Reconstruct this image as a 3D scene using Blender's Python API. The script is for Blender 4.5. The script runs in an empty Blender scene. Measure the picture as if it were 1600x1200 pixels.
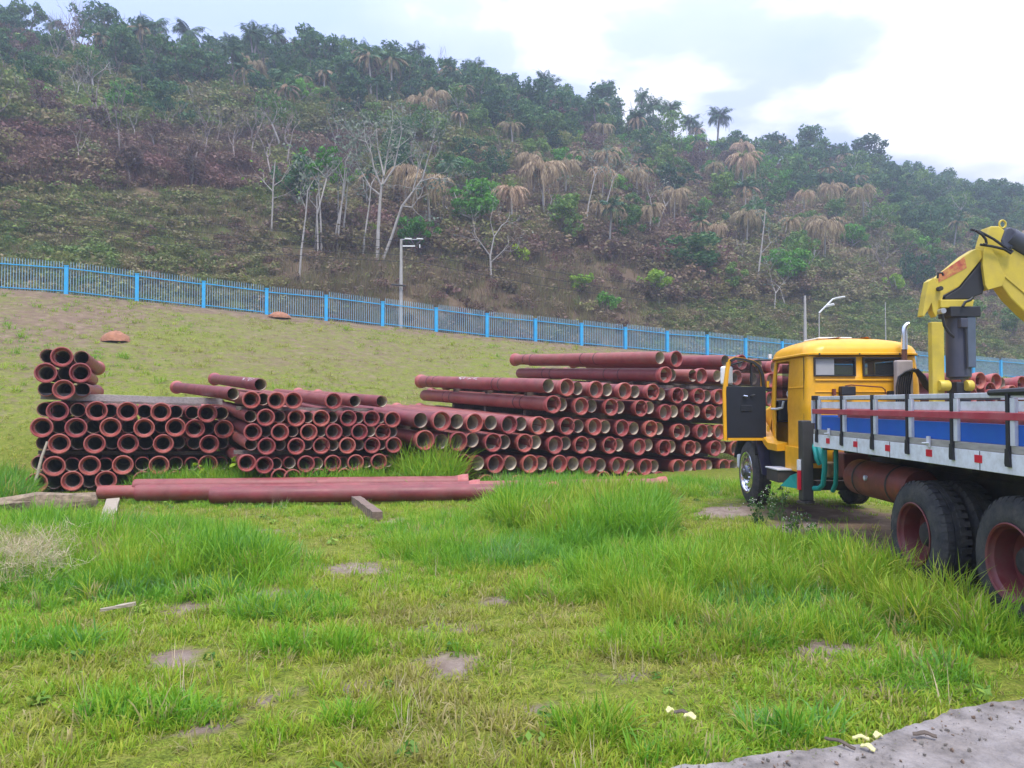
import bpy, math, random
import numpy as np
from mathutils import Vector, Matrix

HAZE = 0.0012
SC = bpy.context.scene
COL = SC.collection
R = math.radians
rng = np.random.default_rng(11)
random.seed(11)

# ------------------------------------------------------------------ camera
F = 1200.0                      # focal length in pixels of the 1600 px wide photograph
CAMZ, PITCH = 1.75, math.atan(30 / 1200)
cd = bpy.data.cameras.new("camera"); cam = bpy.data.objects.new("camera", cd); COL.objects.link(cam)
cam.location = (0, 0, CAMZ); cam.rotation_euler = (math.pi / 2 + PITCH, 0, 0)
cd.sensor_width = 36; cd.lens = 36 * F / 1600; cd.clip_start = 0.1; cd.clip_end = 3000
SC.camera = cam

# ------------------------------------------------------------------ sky
SUN_EL, SUN_AZ = R(64), R(172)       # azimuth clockwise from +Y (view direction)
w = bpy.data.worlds.new("World"); SC.world = w; w.use_nodes = True
nt = w.node_tree; nt.nodes.clear()
def N(t, typ, **kw):
    n = t.nodes.new(typ)
    for k, v in kw.items(): setattr(n, k, v)
    return n
def ramp(t, stops, interp='LINEAR'):
    n = N(t, 'ShaderNodeValToRGB'); n.color_ramp.interpolation = interp
    el = n.color_ramp.elements
    while len(el) > 1: el.remove(el[-1])
    for i, (p, c) in enumerate(stops):
        e = el[0] if i == 0 else el.new(p)
        e.position = p; e.color = (*c, 1) if len(c) == 3 else c
    return n
L = nt.links.new
out = N(nt, 'ShaderNodeOutputWorld'); bg = N(nt, 'ShaderNodeBackground')
sky = N(nt, 'ShaderNodeTexSky', sky_type='NISHITA'); sky.sun_disc = False
sky.sun_elevation = SUN_EL; sky.sun_rotation = SUN_AZ
skys = N(nt, 'ShaderNodeVectorMath', operation='SCALE'); skys.inputs['Scale'].default_value = 0.10
L(sky.outputs[0], skys.inputs[0])
tc = N(nt, 'ShaderNodeTexCoord'); sep = N(nt, 'ShaderNodeSeparateXYZ'); L(tc.outputs['Generated'], sep.inputs[0])
# clouds lie on a plane above: direction / (height + 0.25)
zc = N(nt, 'ShaderNodeMath', operation='ADD'); L(sep.outputs[2], zc.inputs[0]); zc.inputs[1].default_value = 0.35
zm = N(nt, 'ShaderNodeMath', operation='MAXIMUM'); L(zc.outputs[0], zm.inputs[0]); zm.inputs[1].default_value = 0.05
dv = N(nt, 'ShaderNodeVectorMath', operation='DIVIDE'); cb = N(nt, 'ShaderNodeCombineXYZ')
for i in range(3): L(zm.outputs[0], cb.inputs[i])
L(tc.outputs['Generated'], dv.inputs[0]); L(cb.outputs[0], dv.inputs[1])
mp = N(nt, 'ShaderNodeMapping'); L(dv.outputs[0], mp.inputs[0]); mp.inputs['Location'].default_value = (2.4, -0.6, 0.5)
n1 = N(nt, 'ShaderNodeTexNoise'); L(mp.outputs[0], n1.inputs['Vector'])
n1.inputs['Scale'].default_value = 1.5; n1.inputs['Detail'].default_value = 6; n1.inputs['Roughness'].default_value = 0.5; n1.inputs['Distortion'].default_value = 0.25
cr = ramp(nt, [(0.42, (0.33, 0.41, 0.70)), (0.54, (0.42, 0.48, 0.72)), (0.585, (0.70, 0.72, 0.82)), (0.62, (0.98, 0.98, 0.98))])
L(n1.outputs['Fac'], cr.inputs[0])
# overcast skies brighten towards the zenith
zg = N(nt, 'ShaderNodeMath', operation='MULTIPLY_ADD'); L(sep.outputs[2], zg.inputs[0]); zg.inputs[1].default_value = 1.75; zg.inputs[2].default_value = 0.24
zg2 = N(nt, 'ShaderNodeMath', operation='MAXIMUM'); L(zg.outputs[0], zg2.inputs[0]); zg2.inputs[1].default_value = 0.24
cs = N(nt, 'ShaderNodeVectorMath', operation='SCALE'); L(cr.outputs[0], cs.inputs[0]); L(zg2.outputs[0], cs.inputs['Scale'])
mx = N(nt, 'ShaderNodeMix', data_type='RGBA'); mx.inputs[0].default_value = 0.93
L(skys.outputs[0], mx.inputs[6]); L(cs.outputs[0], mx.inputs[7])
L(mx.outputs[2], bg.inputs['Color']); bg.inputs['Strength'].default_value = 1.0
L(bg.outputs[0], out.inputs['Surface'])

# ------------------------------------------------------------------ sun (veiled by cloud)
sd = bpy.data.lights.new("sun", 'SUN'); so = bpy.data.objects.new("sun", sd); COL.objects.link(so)
sd.energy = 1.5; sd.angle = R(16); sd.color = (1.0, 0.94, 0.84)
dirv = Vector((math.sin(SUN_AZ) * math.cos(SUN_EL), math.cos(SUN_AZ) * math.cos(SUN_EL), math.sin(SUN_EL)))
so.rotation_euler = (-dirv).to_track_quat('-Z', 'Y').to_euler(); so.location = (0, 0, 90)

vs = SC.view_settings
vs.view_transform = 'Standard'; vs.look = 'None'; vs.exposure = 1.15; vs.gamma = 1.0; vs.use_curve_mapping = False
cy = SC.cycles
try:
    cy.max_bounces = 6; cy.diffuse_bounces = 3; cy.glossy_bounces = 3; cy.transmission_bounces = 4
    cy.transparent_max_bounces = 6; cy.volume_bounces = 1; cy.use_denoising = True
except Exception: pass

# ------------------------------------------------------------------ helpers
ORG = {}                                  # world position of thing roots
def tag(o, label=None, cat=None, group=None, kind=None):
    if label: o['label'] = label
    if cat: o['category'] = cat
    if group: o['group'] = group
    if kind: o['kind'] = kind
    return o
def thing(name, label, cat, loc=(0, 0, 0), group=None):
    o = bpy.data.objects.new(name, None); COL.objects.link(o); o.location = loc; o.empty_display_size = 0.2
    ORG[o.name] = Vector(loc)
    return tag(o, label, cat, group)
def mesh_np(name, v, f):
    """v (n,3) array, f (m,k) array of equal-sized faces"""
    me = bpy.data.meshes.new(name)
    v = np.asarray(v, dtype=np.float32); f = np.asarray(f, dtype=np.int32); k = f.shape[1]
    me.vertices.add(len(v)); me.vertices.foreach_set('co', v.ravel())
    me.loops.add(f.size); me.loops.foreach_set('vertex_index', f.ravel())
    me.polygons.add(len(f)); me.polygons.foreach_set('loop_start', np.arange(0, f.size, k, dtype=np.int32))
    me.polygons.foreach_set('loop_total', np.full(len(f), k, dtype=np.int32))
    me.update(calc_edges=True)
    return me
def link(name, me, mat=None, parent=None, smooth=False):
    o = bpy.data.objects.new(name, me); COL.objects.link(o)
    if mat and not me.materials: me.materials.append(mat)
    if parent: o.parent = parent
    if smooth: me.polygons.foreach_set('use_smooth', [True] * len(me.polygons))
    return o
class MB:
    def __init__(s): s.v = []; s.f = []
    def add(s, v, f):
        b = len(s.v); s.v += [tuple(p) for p in v]; s.f += [tuple(i + b for i in q) for q in f]; return s
    def box(s, x0, x1, y0, y1, z0, z1):
        v = [(x, y, z) for z in (z0, z1) for y in (y0, y1) for x in (x0, x1)]
        return s.add(v, [(0, 2, 3, 1), (4, 5, 7, 6), (0, 1, 5, 4), (2, 6, 7, 3), (0, 4, 6, 2), (1, 3, 7, 5)])
    def obox(s, c, size, rot=(0, 0, 0), jit=0.0):
        m = Matrix.Translation(Vector(c)) @ (Matrix.Rotation(rot[2], 4, 'Z') @ Matrix.Rotation(rot[1], 4, 'Y') @ Matrix.Rotation(rot[0], 4, 'X'))
        a, b, d = [q / 2 for q in size]
        v = [m @ Vector((x + random.uniform(-jit, jit), y + random.uniform(-jit, jit), z + random.uniform(-jit, jit))) for z in (-d, d) for y in (-b, b) for x in (-a, a)]
        return s.add(v, [(0, 2, 3, 1), (4, 5, 7, 6), (0, 1, 5, 4), (2, 6, 7, 3), (0, 4, 6, 2), (1, 3, 7, 5)])
    def tube(s, pts, r, n=8, caps=True):
        pts = [Vector(p) for p in pts]; m = len(pts)
        rr = list(r) if isinstance(r, (list, tuple)) else [r] * m
        t = [(pts[min(i + 1, m - 1)] - pts[max(i - 1, 0)]).normalized() for i in range(m)]
        u = t[0].orthogonal().normalized(); vv = []
        for i in range(m):
            u = (u - t[i] * u.dot(t[i])).normalized(); w_ = t[i].cross(u)
            for k in range(n):
                a = 2 * math.pi * k / n
                vv.append(pts[i] + (u * math.cos(a) + w_ * math.sin(a)) * rr[i])
        ff = [(i * n + k, i * n + (k + 1) % n, (i + 1) * n + (k + 1) % n, (i + 1) * n + k) for i in range(m - 1) for k in range(n)]
        if caps: ff += [tuple(range(n - 1, -1, -1)), tuple((m - 1) * n + k for k in range(n))]
        return s.add(vv, ff)
    def lathe(s, prof, o, axis, n=24, loop=False):
        """prof: (radius, height along axis)"""
        ax = Vector(axis).normalized(); u = ax.orthogonal().normalized(); w_ = ax.cross(u); o = Vector(o)
        m = len(prof)
        vv = [o + ax * h + (u * math.cos(2 * math.pi * k / n) + w_ * math.sin(2 * math.pi * k / n)) * r for r, h in prof for k in range(n)]
        ff = [(i * n + k, i * n + (k + 1) % n, ((i + 1) % m) * n + (k + 1) % n, ((i + 1) % m) * n + k) for i in range(m if loop else m - 1) for k in range(n)]
        return s.add(vv, ff)
    def disc(s, r, o, axis, n=24):
        ax = Vector(axis).normalized(); u = ax.orthogonal().normalized(); w_ = ax.cross(u); o = Vector(o)
        return s.add([o + (u * math.cos(2 * math.pi * k / n) + w_ * math.sin(2 * math.pi * k / n)) * r for k in range(n)], [tuple(range(n))])
    def prism(s, pts, off):
        n = len(pts); off = Vector(off); a = [Vector(p) for p in pts]
        return s.add(a + [p + off for p in a], [tuple(range(n - 1, -1, -1)), tuple(range(n, 2 * n))] + [(i, (i + 1) % n, n + (i + 1) % n, n + i) for i in range(n)])
    def build(s, name, mat, parent=None, smooth=False, bevel=0, org=None, fix=True):
        o_ = Vector(org) if org is not None else (ORG.get(parent.name, Vector((0, 0, 0))) if parent else Vector((0, 0, 0)))
        me = bpy.data.meshes.new(name); me.from_pydata([Vector(p) - o_ for p in s.v], [], s.f); me.update()
        if fix:
            import bmesh
            bm = bmesh.new(); bm.from_mesh(me); bmesh.ops.recalc_face_normals(bm, faces=bm.faces); bm.to_mesh(me); bm.free()
        ob = link(name, me, mat, parent, smooth)
        if parent: ORG[ob.name] = o_
        elif org is not None: ob.location = o_; ORG[ob.name] = o_
        if smooth:
            try: me.set_sharp_from_angle(angle=R(38))
            except Exception: pass
        if bevel:
            b = ob.modifiers.new('bevel', 'BEVEL'); b.width = bevel; b.segments = 2; b.limit_method = 'ANGLE'
        return ob

def vn(x, y, seed=0):                      # smooth value noise in 0..1
    x = np.asarray(x, float); y = np.asarray(y, float)
    xi = np.floor(x).astype(np.int64); yi = np.floor(y).astype(np.int64); xf = x - xi; yf = y - yi
    def h(a, b):
        n = (a * 374761393 + b * 668265263 + seed * 974711) & 0xffffffff
        n = ((n ^ (n >> 13)) * 1274126177) & 0xffffffff
        return ((n ^ (n >> 16)) & 0xffff) / 65535.0
    u = xf * xf * (3 - 2 * xf); v = yf * yf * (3 - 2 * yf)
    return (h(xi, yi) * (1 - u) + h(xi + 1, yi) * u) * (1 - v) + (h(xi, yi + 1) * (1 - u) + h(xi + 1, yi + 1) * u) * v
def fbm(x, y, seed=0, o=3):
    s = 0; a = 0.5; t = 0
    for i in range(o): s = s + a * vn(x * 2 ** i, y * 2 ** i, seed + i * 17); t += a; a *= 0.5
    return s / t

CP, SP = math.cos(PITCH), math.sin(PITCH)
def P(px, py, Y):                          # point at forward distance Y seen at photo pixel px, py
    u = (px - 800) / F; v = (600 - py) / F
    k = Y / (CP - v * SP)
    return Vector((u * k, Y, CAMZ + (SP + v * CP) * k))
def proj(x, y, z):
    zz = z - CAMZ; f = y * CP + zz * SP; up = -y * SP + zz * CP
    return 800 + F * x / f, 600 - F * up / f

# ------------------------------------------------------------------ terrain
FP0, FD, FN = np.array([-20.97, 36.0]), np.array([0.9304, 0.3665]), np.array([-0.3665, 0.9304])
def fence_z(t): return np.interp(t, [-80, -6, 0, 24, 36, 60, 90, 200], [7.6, 7.15, 6.91, 5.37, 4.83, 3.83, 3.1, 2.6])
def td(x, y):
    a = np.asarray(x, float) - FP0[0]; b = np.asarray(y, float) - FP0[1]
    return a * FD[0] + b * FD[1], a * FN[0] + b * FN[1]
def tdxy(t, d): return FP0[0] + t * FD[0] + d * FN[0], FP0[1] + t * FD[1] + d * FN[1]
def height(x, y):
    x = np.asarray(x, float); y = np.asarray(y, float)
    t, d = td(x, y); zf = fence_z(t)
    s = np.clip((d + 23.0) / 23.0, 0, 1)
    s = np.where(s < 0.12, s * s / 0.24, s - 0.06) / 0.94
    bank = zf * s + (0.16 * (fbm(x * 0.5, y * 0.5, 3) - 0.5)) * np.clip(s * 6, 0, 1) * np.clip(-d / 2, 0, 1)
    yard = 0.05 * (fbm(x * 0.35, y * 0.35, 5) - 0.5) + 0.035 * (fbm(x * 1.6, y * 1.6, 6) - 0.5) + 0.07 * np.exp(-((x - 4.2) ** 2 + (y - 13.0) ** 2) / 1.5)
    z = np.where(s > 0, bank, 0) + yard * np.clip(1 - s * 3, 0.0, 1)
    fall = np.clip((d - 0.8) / 2.0, 0, 1); z = np.where(d > 0, zf - 1.3 * fall, z)
    s2 = (d - 9) / 84.0
    ridge = 56 + 2.5 * (fbm(t * 0.03, t * 0 + 1.5, 9) - 0.5) * 2
    q = np.clip(s2, 0, 1.0)
    prof = q + 0.06 * np.sin(q * math.pi) - 0.0
    prof = np.where(q > 0.88, prof - (q - 0.88) ** 2 * 1.8, prof)
    hz = (zf - 1.3) + (ridge - zf + 1.3) * prof + 2.6 * (fbm(x * 0.06, y * 0.06, 21) - 0.5) * np.clip(s2 * 6, 0, 1) * 2
    hz = hz - np.clip(d - 93, 0, 400) * 0.22 - np.clip((t - 70) * 0.06, 0, 6) * np.clip(s2, 0, 1)
    return np.where(d > 9, hz, z)
def gz(x, y): return float(height(x, y))
def hit(px, py, y0=3.0, y1=260.0):         # first ground point along the ray of a photo pixel
    ys = np.arange(y0, y1, 0.1); u = (px - 800) / F; v = (600 - py) / F
    k = ys / (CP - v * SP); xs = u * k; zs = CAMZ + (SP + v * CP) * k
    below = np.nonzero(height(xs, ys) >= zs)[0]
    i = below[0] if len(below) else len(ys) - 1
    return float(xs[i]), float(ys[i]), float(height(xs[i], ys[i]))

# ------------------------------------------------------------------ materials
def pm(name, rough=0.6, metal=0.0):
    m = bpy.data.materials.new(name); m.use_nodes = True; t = m.node_tree
    b = t.nodes['Principled BSDF']; b.inputs['Roughness'].default_value = rough; b.inputs['Metallic'].default_value = metal
    return m, t, b
def mul(c, k): return tuple(min(1, q * k) for q in c)
def M(name, col, rough=0.6, metal=0.0, var=0.15, scale=5.0, bump=0.0, bscale=40.0, rnd=0.0, dirt=None, dirt_amt=0.5, dirt_scale=3.0, spec=None, stretch=None):
    m, t, b = pm(name, rough, metal); l = t.links.new
    tc = N(t, 'ShaderNodeTexCoord'); vec = tc.outputs['Object']
    if stretch:
        mp = N(t, 'ShaderNodeMapping'); mp.inputs['Scale'].default_value = stretch; l(vec, mp.inputs[0]); vec = mp.outputs[0]
    n = N(t, 'ShaderNodeTexNoise'); l(vec, n.inputs['Vector']); n.inputs['Scale'].default_value = scale; n.inputs['Detail'].default_value = 5; n.inputs['Roughness'].default_value = 0.65
    r = ramp(t, [(0.3, mul(col, 1 - var)), (0.7, mul(col, 1 + var))]); l(n.outputs['Fac'], r.inputs[0]); c = r.outputs[0]
    if dirt:
        n2 = N(t, 'ShaderNodeTexNoise'); l(vec, n2.inputs['Vector']); n2.inputs['Scale'].default_value = dirt_scale; n2.inputs['Detail'].default_value = 8; n2.inputs['Roughness'].default_value = 0.7
        r2 = ramp(t, [(0.5 - 0.08, (0, 0, 0)), (0.68, (dirt_amt,) * 3)]); l(n2.outputs['Fac'], r2.inputs[0])
        mx = N(t, 'ShaderNodeMix', data_type='RGBA'); l(r2.outputs[0], mx.inputs[0]); l(c, mx.inputs[6]); mx.inputs[7].default_value = (*dirt, 1); c = mx.outputs[2]
        rr = N(t, 'ShaderNodeMapRange'); l(r2.outputs[0], rr.inputs[0]); rr.inputs[3].default_value = rough; rr.inputs[4].default_value = min(1, rough + 0.35); l(rr.outputs[0], b.inputs['Roughness'])
    if rnd:
        oi = N(t, 'ShaderNodeObjectInfo'); mr = N(t, 'ShaderNodeMapRange'); l(oi.outputs['Random'], mr.inputs[0]); mr.inputs[3].default_value = 1 - rnd; mr.inputs[4].default_value = 1 + rnd
        hs = N(t, 'ShaderNodeHueSaturation'); l(c, hs.inputs['Color']); l(mr.outputs[0], hs.inputs['Value']); c = hs.outputs[0]
        mh = N(t, 'ShaderNodeMapRange'); l(oi.outputs['Random'], mh.inputs[0]); mh.inputs[3].default_value = 0.5 - rnd * 0.03; mh.inputs[4].default_value = 0.5 + rnd * 0.05; l(mh.outputs[0], hs.inputs['Hue'])
    l(c, b.inputs['Base Color'])
    if spec is not None: b.inputs['Specular IOR Level'].default_value = spec
    if bump:
        n3 = N(t, 'ShaderNodeTexNoise'); l(vec, n3.inputs['Vector']); n3.inputs['Scale'].default_value = bscale; n3.inputs['Detail'].default_value = 6
        bp = N(t, 'ShaderNodeBump'); bp.inputs['Strength'].default_value = bump; bp.inputs['Distance'].default_value = 0.02; l(n3.outputs['Fac'], bp.inputs['Height']); l(bp.outputs[0], b.inputs['Normal'])
    return m
def leafmat(name, c1, c2, c3=None, transl=0.35, tint=False, rndv=0.25, rough=0.55, spec=0.25):
    """c1..c2 by leaf; with tint, a ramp of the instances' own tint"""
    m, t, b = pm(name, rough); l = t.links.new; b.inputs['Specular IOR Level'].default_value = spec
    ge = N(t, 'ShaderNodeNewGeometry')
    if tint:
        at = N(t, 'ShaderNodeAttribute', attribute_type='INSTANCER', attribute_name='tint')
        mm = N(t, 'ShaderNodeMath', operation='MULTIPLY_ADD'); l(ge.outputs['Random Per Island'], mm.inputs[0]); mm.inputs[1].default_value = 0.22; l(at.outputs['Fac'], mm.inputs[2])
        ms = N(t, 'ShaderNodeMath', operation='SUBTRACT'); l(mm.outputs[0], ms.inputs[0]); ms.inputs[1].default_value = 0.11
        r = ramp(t, c1); l(ms.outputs[0], r.inputs[0]); c = r.outputs[0]
    else:
        st = [(0.0, c1), (1.0, c2)] if c3 is None else [(0.0, c1), (0.6, c2), (1.0, c3)]
        r = ramp(t, st); l(ge.outputs['Random Per Island'], r.inputs[0]); c = r.outputs[0]
    oi = N(t, 'ShaderNodeObjectInfo'); mr = N(t, 'ShaderNodeMapRange'); l(oi.outputs['Random'], mr.inputs[0]); mr.inputs[3].default_value = 1 - rndv; mr.inputs[4].default_value = 1 + rndv
    hs = N(t, 'ShaderNodeHueSaturation'); l(c, hs.inputs['Color']); l(mr.outputs[0], hs.inputs['Value'])
    mh = N(t, 'ShaderNodeMapRange'); l(oi.outputs['Random'], mh.inputs[0]); mh.inputs[3].default_value = 0.5 + rndv * 0.06; mh.inputs[4].default_value = 0.5 - rndv * 0.08; l(mh.outputs[0], hs.inputs['Hue']); c = hs.outputs[0]
    l(c, b.inputs['Base Color'])
    tr = N(t, 'ShaderNodeBsdfTranslucent'); l(c, tr.inputs['Color'])
    ms = N(t, 'ShaderNodeMixShader'); ms.inputs[0].default_value = transl
    l(b.outputs[0], ms.inputs[1]); l(tr.outputs[0], ms.inputs[2]); l(ms.outputs[0], t.nodes['Material Output'].inputs['Surface'])
    return m
def glass(name, tintc=(0.8, 0.85, 0.85), opac=0.25):
    m, t, b = pm(name, 0.05); l = t.links.new
    b.inputs['Base Color'].default_value = (*mul(tintc, 0.25), 1)
    tr = N(t, 'ShaderNodeBsdfTransparent'); tr.inputs[0].default_value = (*tintc, 1)
    fr = N(t, 'ShaderNodeFresnel'); fr.inputs[0].default_value = 1.5
    ad = N(t, 'ShaderNodeMath', operation='ADD'); l(fr.outputs[0], ad.inputs[0]); ad.inputs[1].default_value = opac
    ms = N(t, 'ShaderNodeMixShader'); l(ad.outputs[0], ms.inputs[0]); l(tr.outputs[0], ms.inputs[1]); l(b.outputs[0], ms.inputs[2])
    l(ms.outputs[0], t.nodes['Material Output'].inputs['Surface'])
    return m

# ------------------------------------------------------------------ zones of the hill, used to choose what grows where
def zone(px, py):
    """0 low green slope, 1 burnt brown band, 2 mixed wood, 3 dry palm belt, 4 dry strip above the fence, 5 dense green right"""
    px = np.asarray(px, float); py = np.asarray(py, float)
    z = np.full(px.shape, 2)
    top = 205 + 0.02 * px
    z = np.where((px < 580) & (py > top) & (py < 292 + 0.02 * px), 1, z)
    z = np.where((px < 470) & (py >= 292 + 0.02 * px), 0, z)
    z = np.where((px >= 470) & (px < 780) & (py > 300), 3, z)
    z = np.where((px >= 780) & (py > 235 + 0.04 * (px - 780)), 3, z)
    z = np.where((px >= 430) & (px < 1000) & (py > 395 + 0.03 * (px - 430)), 4, z)
    z = np.where((px > 1250) & (py < 330) , 2, z)
    z = np.where((px > 1380) & (py < 400), 5, z)
    z = np.where((px >= 1000) & (py > 470), 0, z)
    return z

# ------------------------------------------------------------------ ground and hillside: one sheet, split behind the fence
def axis(segs):
    a = [segs[0][0]]
    for x0, x1, st in segs:
        n = max(1, int(round((x1 - x0) / st))); a += list(np.linspace(x0, x1, n + 1)[1:])
    return np.array(a)
gx = axis([(-330, -120, 12), (-120, -40, 2.5), (-40, -14, 0.8), (-14, 14, 0.22), (14, 45, 0.8), (45, 140, 2.5), (140, 380, 12)])
gy = axis([(-40, 2, 4), (2, 18, 0.2), (18, 40, 0.5), (40, 60, 0.8), (60, 150, 2.0), (150, 210, 5), (210, 420, 20)])
GX, GY = np.meshgrid(gx, gy); GZ = height(GX, GY)
vv = np.stack([GX.ravel(), GY.ravel(), GZ.ravel()], 1); nx, ny = len(gx), len(gy)
ii = (np.arange(ny - 1)[:, None] * nx + np.arange(nx - 1)[None, :]).ravel()
qf = np.stack([ii, ii + 1, ii + nx + 1, ii + nx], 1)
_, dd = td(vv[:, 0], vv[:, 1]); fdm = dd[qf].mean(1)
def sub(mask):
    f = qf[mask]; u, inv = np.unique(f, return_inverse=True)
    return vv[u], inv.reshape(f.shape)
DIRT = [(700, 1035, 60, 26), (400, 1085, 55, 14), (250, 1028, 60, 14), (545, 890, 70, 12), (1135, 803, 42, 11), (740, 1160, 30, 14), (300, 950, 60, 9), (1250, 820, 40, 8),
        (690, 985, 50, 12), (980, 1060, 60, 8), (330, 1150, 60, 9), (840, 990, 45, 7), (1400, 1075, 110, 10), (760, 935, 45, 6), (400, 830, 50, 5), (420, 935, 50, 10), (1310, 1010, 90, 14), (560, 1080, 50, 10), (860, 1105, 60, 9), (640, 815, 45, 8), (1000, 985, 60, 12)]
TALL = [(110, 880, 330, 62, .36), (330, 905, 130, 36, .40), (60, 850, 200, 40, .40), (-20, 775, 70, 22, .55),
        (760, 850, 150, 40, .26), (880, 815, 110, 42, .50), (975, 820, 70, 42, .48), (1010, 900, 130, 52, .32), (1130, 905, 170, 50, .36), (1290, 905, 140, 42, .44),
        (1200, 965, 230, 44, .30), (1450, 965, 120, 28, .32), (1060, 1005, 150, 26, .18), (920, 1150, 62, 24, .22), (1240, 1150, 80, 20, .20), (1060, 1180, 70, 18, .14),
        (330, 768, 120, 9, .50), (520, 768, 130, 9, .48), (1490, 955, 90, 22, .42), (1575, 1000, 80, 26, .34), (1400, 905, 60, 18, .40), (668, 764, 42, 10, .95), (700, 840, 110, 26, .18), (580, 1130, 80, 18, .10), (700, 830, 90, 20, .2), (1420, 1060, 90, 20, .12), (1080, 772, 120, 7, .3), (870, 766, 130, 7, .35), (1010, 762, 150, 5, .30),
        (230, 1120, 110, 20, .11), (90, 1010, 110, 18, .12), (500, 1010, 110, 18, .11), (880, 930, 90, 16, .18), (460, 960, 120, 16, .16)]
def ell(px, py, e): return np.clip(1.25 - np.sqrt(((px - e[0]) / e[2]) ** 2 + ((py - e[1]) / e[3]) ** 2), 0, 1)
def dirtmask(x, y):
    px, py = proj(x, y, height(x, y) * 0)
    px = px + 60 * (fbm(x * 3.1, y * 3.1, 14) - .5) + 30 * (fbm(x * 9, y * 9, 15) - .5); py = py + (26 * (fbm(x * 3.1, y * 3.1, 16) - .5) + 12 * (fbm(x * 9, y * 9, 17) - .5)) * np.clip((py - 700) / 250, .35, 1.2)
    m = 0
    for e in DIRT: m = np.maximum(m, ell(px, py, e))
    return m
def tallmask(x, y):
    px, py = proj(x, y, x * 0)
    m = np.zeros_like(x); h = np.zeros_like(x)
    for e in TALL:
        a = ell(px, py, e); h = np.where(a * e[4] > m * h, e[4], h); m = np.maximum(m, a)
    return np.clip(m * 2.2, 0, 1), h

gm, t, b = pm('grassy_soil', 0.95); l = t.links.new; b.inputs['Specular IOR Level'].default_value = 0.1
tc = N(t, 'ShaderNodeTexCoord')
def tn(sc, det=6, ro=0.65):
    n = N(t, 'ShaderNodeTexNoise'); l(tc.outputs['Object'], n.inputs['Vector']); n.inputs['Scale'].default_value = sc; n.inputs['Detail'].default_value = det; n.inputs['Roughness'].default_value = ro; return n
soil = ramp(t, [(0.3, (0.13, 0.085, 0.058)), (0.55, (0.20, 0.14, 0.092)), (0.75, (0.29, 0.22, 0.155))]); l(tn(2.5).outputs['Fac'], soil.inputs[0])
turf = ramp(t, [(0.3, (0.12, 0.16, 0.025)), (0.5, (0.19, 0.23, 0.030)), (0.7, (0.30, 0.28, 0.070))]); l(tn(9.0).outputs['Fac'], turf.inputs[0])
va = N(t, 'ShaderNodeAttribute', attribute_name='cover')
bal = N(t, 'ShaderNodeMath', operation='MULTIPLY_ADD'); l(tn(3.2, 8, 0.75).outputs['Fac'], bal.inputs[0]); bal.inputs[1].default_value = 1.6; l(va.outputs['Fac'], bal.inputs[2])
rg = ramp(t, [(0.95, (0, 0, 0)), (1.35, (1, 1, 1))]); 
sb = N(t, 'ShaderNodeMath', operation='MULTIPLY'); l(bal.outputs[0], sb.inputs[0]); sb.inputs[1].default_value = 0.55
rg = ramp(t, [(0.50, (0, 0, 0)), (0.72, (1, 1, 1))]); l(sb.outputs[0], rg.inputs[0])
ba = N(t, 'ShaderNodeAttribute', attribute_name='bare'); pale = ramp(t, [(0.35, (0.20, 0.15, 0.115)), (0.65, (0.36, 0.295, 0.245))]); l(tn(7.0, 8, .7).outputs['Fac'], pale.inputs[0])
sx = N(t, 'ShaderNodeMix', data_type='RGBA'); l(ba.outputs['Fac'], sx.inputs[0]); l(soil.outputs[0], sx.inputs[6]); l(pale.outputs[0], sx.inputs[7])
fine = ramp(t, [(0.35, (0.45, 0.45, 0.45)), (0.62, (1.15, 1.15, 1.1))]); l(tn(55.0, 4, .7).outputs['Fac'], fine.inputs[0])
tf = N(t, 'ShaderNodeMix', data_type='RGBA', blend_type='MULTIPLY'); tf.inputs[0].default_value = 1.0; l(turf.outputs[0], tf.inputs[6]); l(fine.outputs[0], tf.inputs[7])
mx = N(t, 'ShaderNodeMix', data_type='RGBA'); l(rg.outputs[0], mx.inputs[0]); l(sx.outputs[2], mx.inputs[6]); l(tf.outputs[2], mx.inputs[7])
l(mx.outputs[2], b.inputs['Base Color'])
bp = N(t, 'ShaderNodeBump'); bp.inputs['Strength'].default_value = 0.9; bp.inputs['Distance'].default_value = 0.03; l(tn(22, 8, 0.7).outputs['Fac'], bp.inputs['Height']); l(bp.outputs[0], b.inputs['Normal'])

gv, gf = sub(fdm <= 5.0)
gme = mesh_np('ground', gv, gf)
gt, gd = td(gv[:, 0], gv[:, 1])
cov = np.where(gd > -20, 0.22 + 0.45 * (fbm(gv[:, 0] * 0.22, gv[:, 1] * 0.22, 31) - 0.45) + 0.9 * np.clip((-6 - gd) / 14, 0, 1) * 0.35, 0.62)
cov = np.where(gd > -1.5, 0.1, cov)
cov = cov - .9 * np.clip(1.4 - np.sqrt(((gv[:, 0] - 5.0) / 1.3) ** 2 + ((gv[:, 1] - 9.4) / 4.2) ** 2), 0, 1)  # dark bare soil painted beneath the truck in place of its shade
cov = cov - 1.1 * dirtmask(gv[:, 0], np.maximum(gv[:, 1], 2.0)) * (gv[:, 1] > 2.0) * (gd < -21)
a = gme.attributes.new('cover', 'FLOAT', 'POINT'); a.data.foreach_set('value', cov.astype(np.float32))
bare = np.clip(dirtmask(gv[:, 0], np.maximum(gv[:, 1], 2.0)) * 1.3, 0, .8) * (gv[:, 1] > 2.0) * (gd < -21)
a = gme.attributes.new('bare', 'FLOAT', 'POINT'); a.data.foreach_set('value', bare.astype(np.float32))
g = link('ground', gme, gm, smooth=True); tag(g, 'grassy yard ground rising into a bank up to the blue fence', 'ground', kind='structure')

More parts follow.
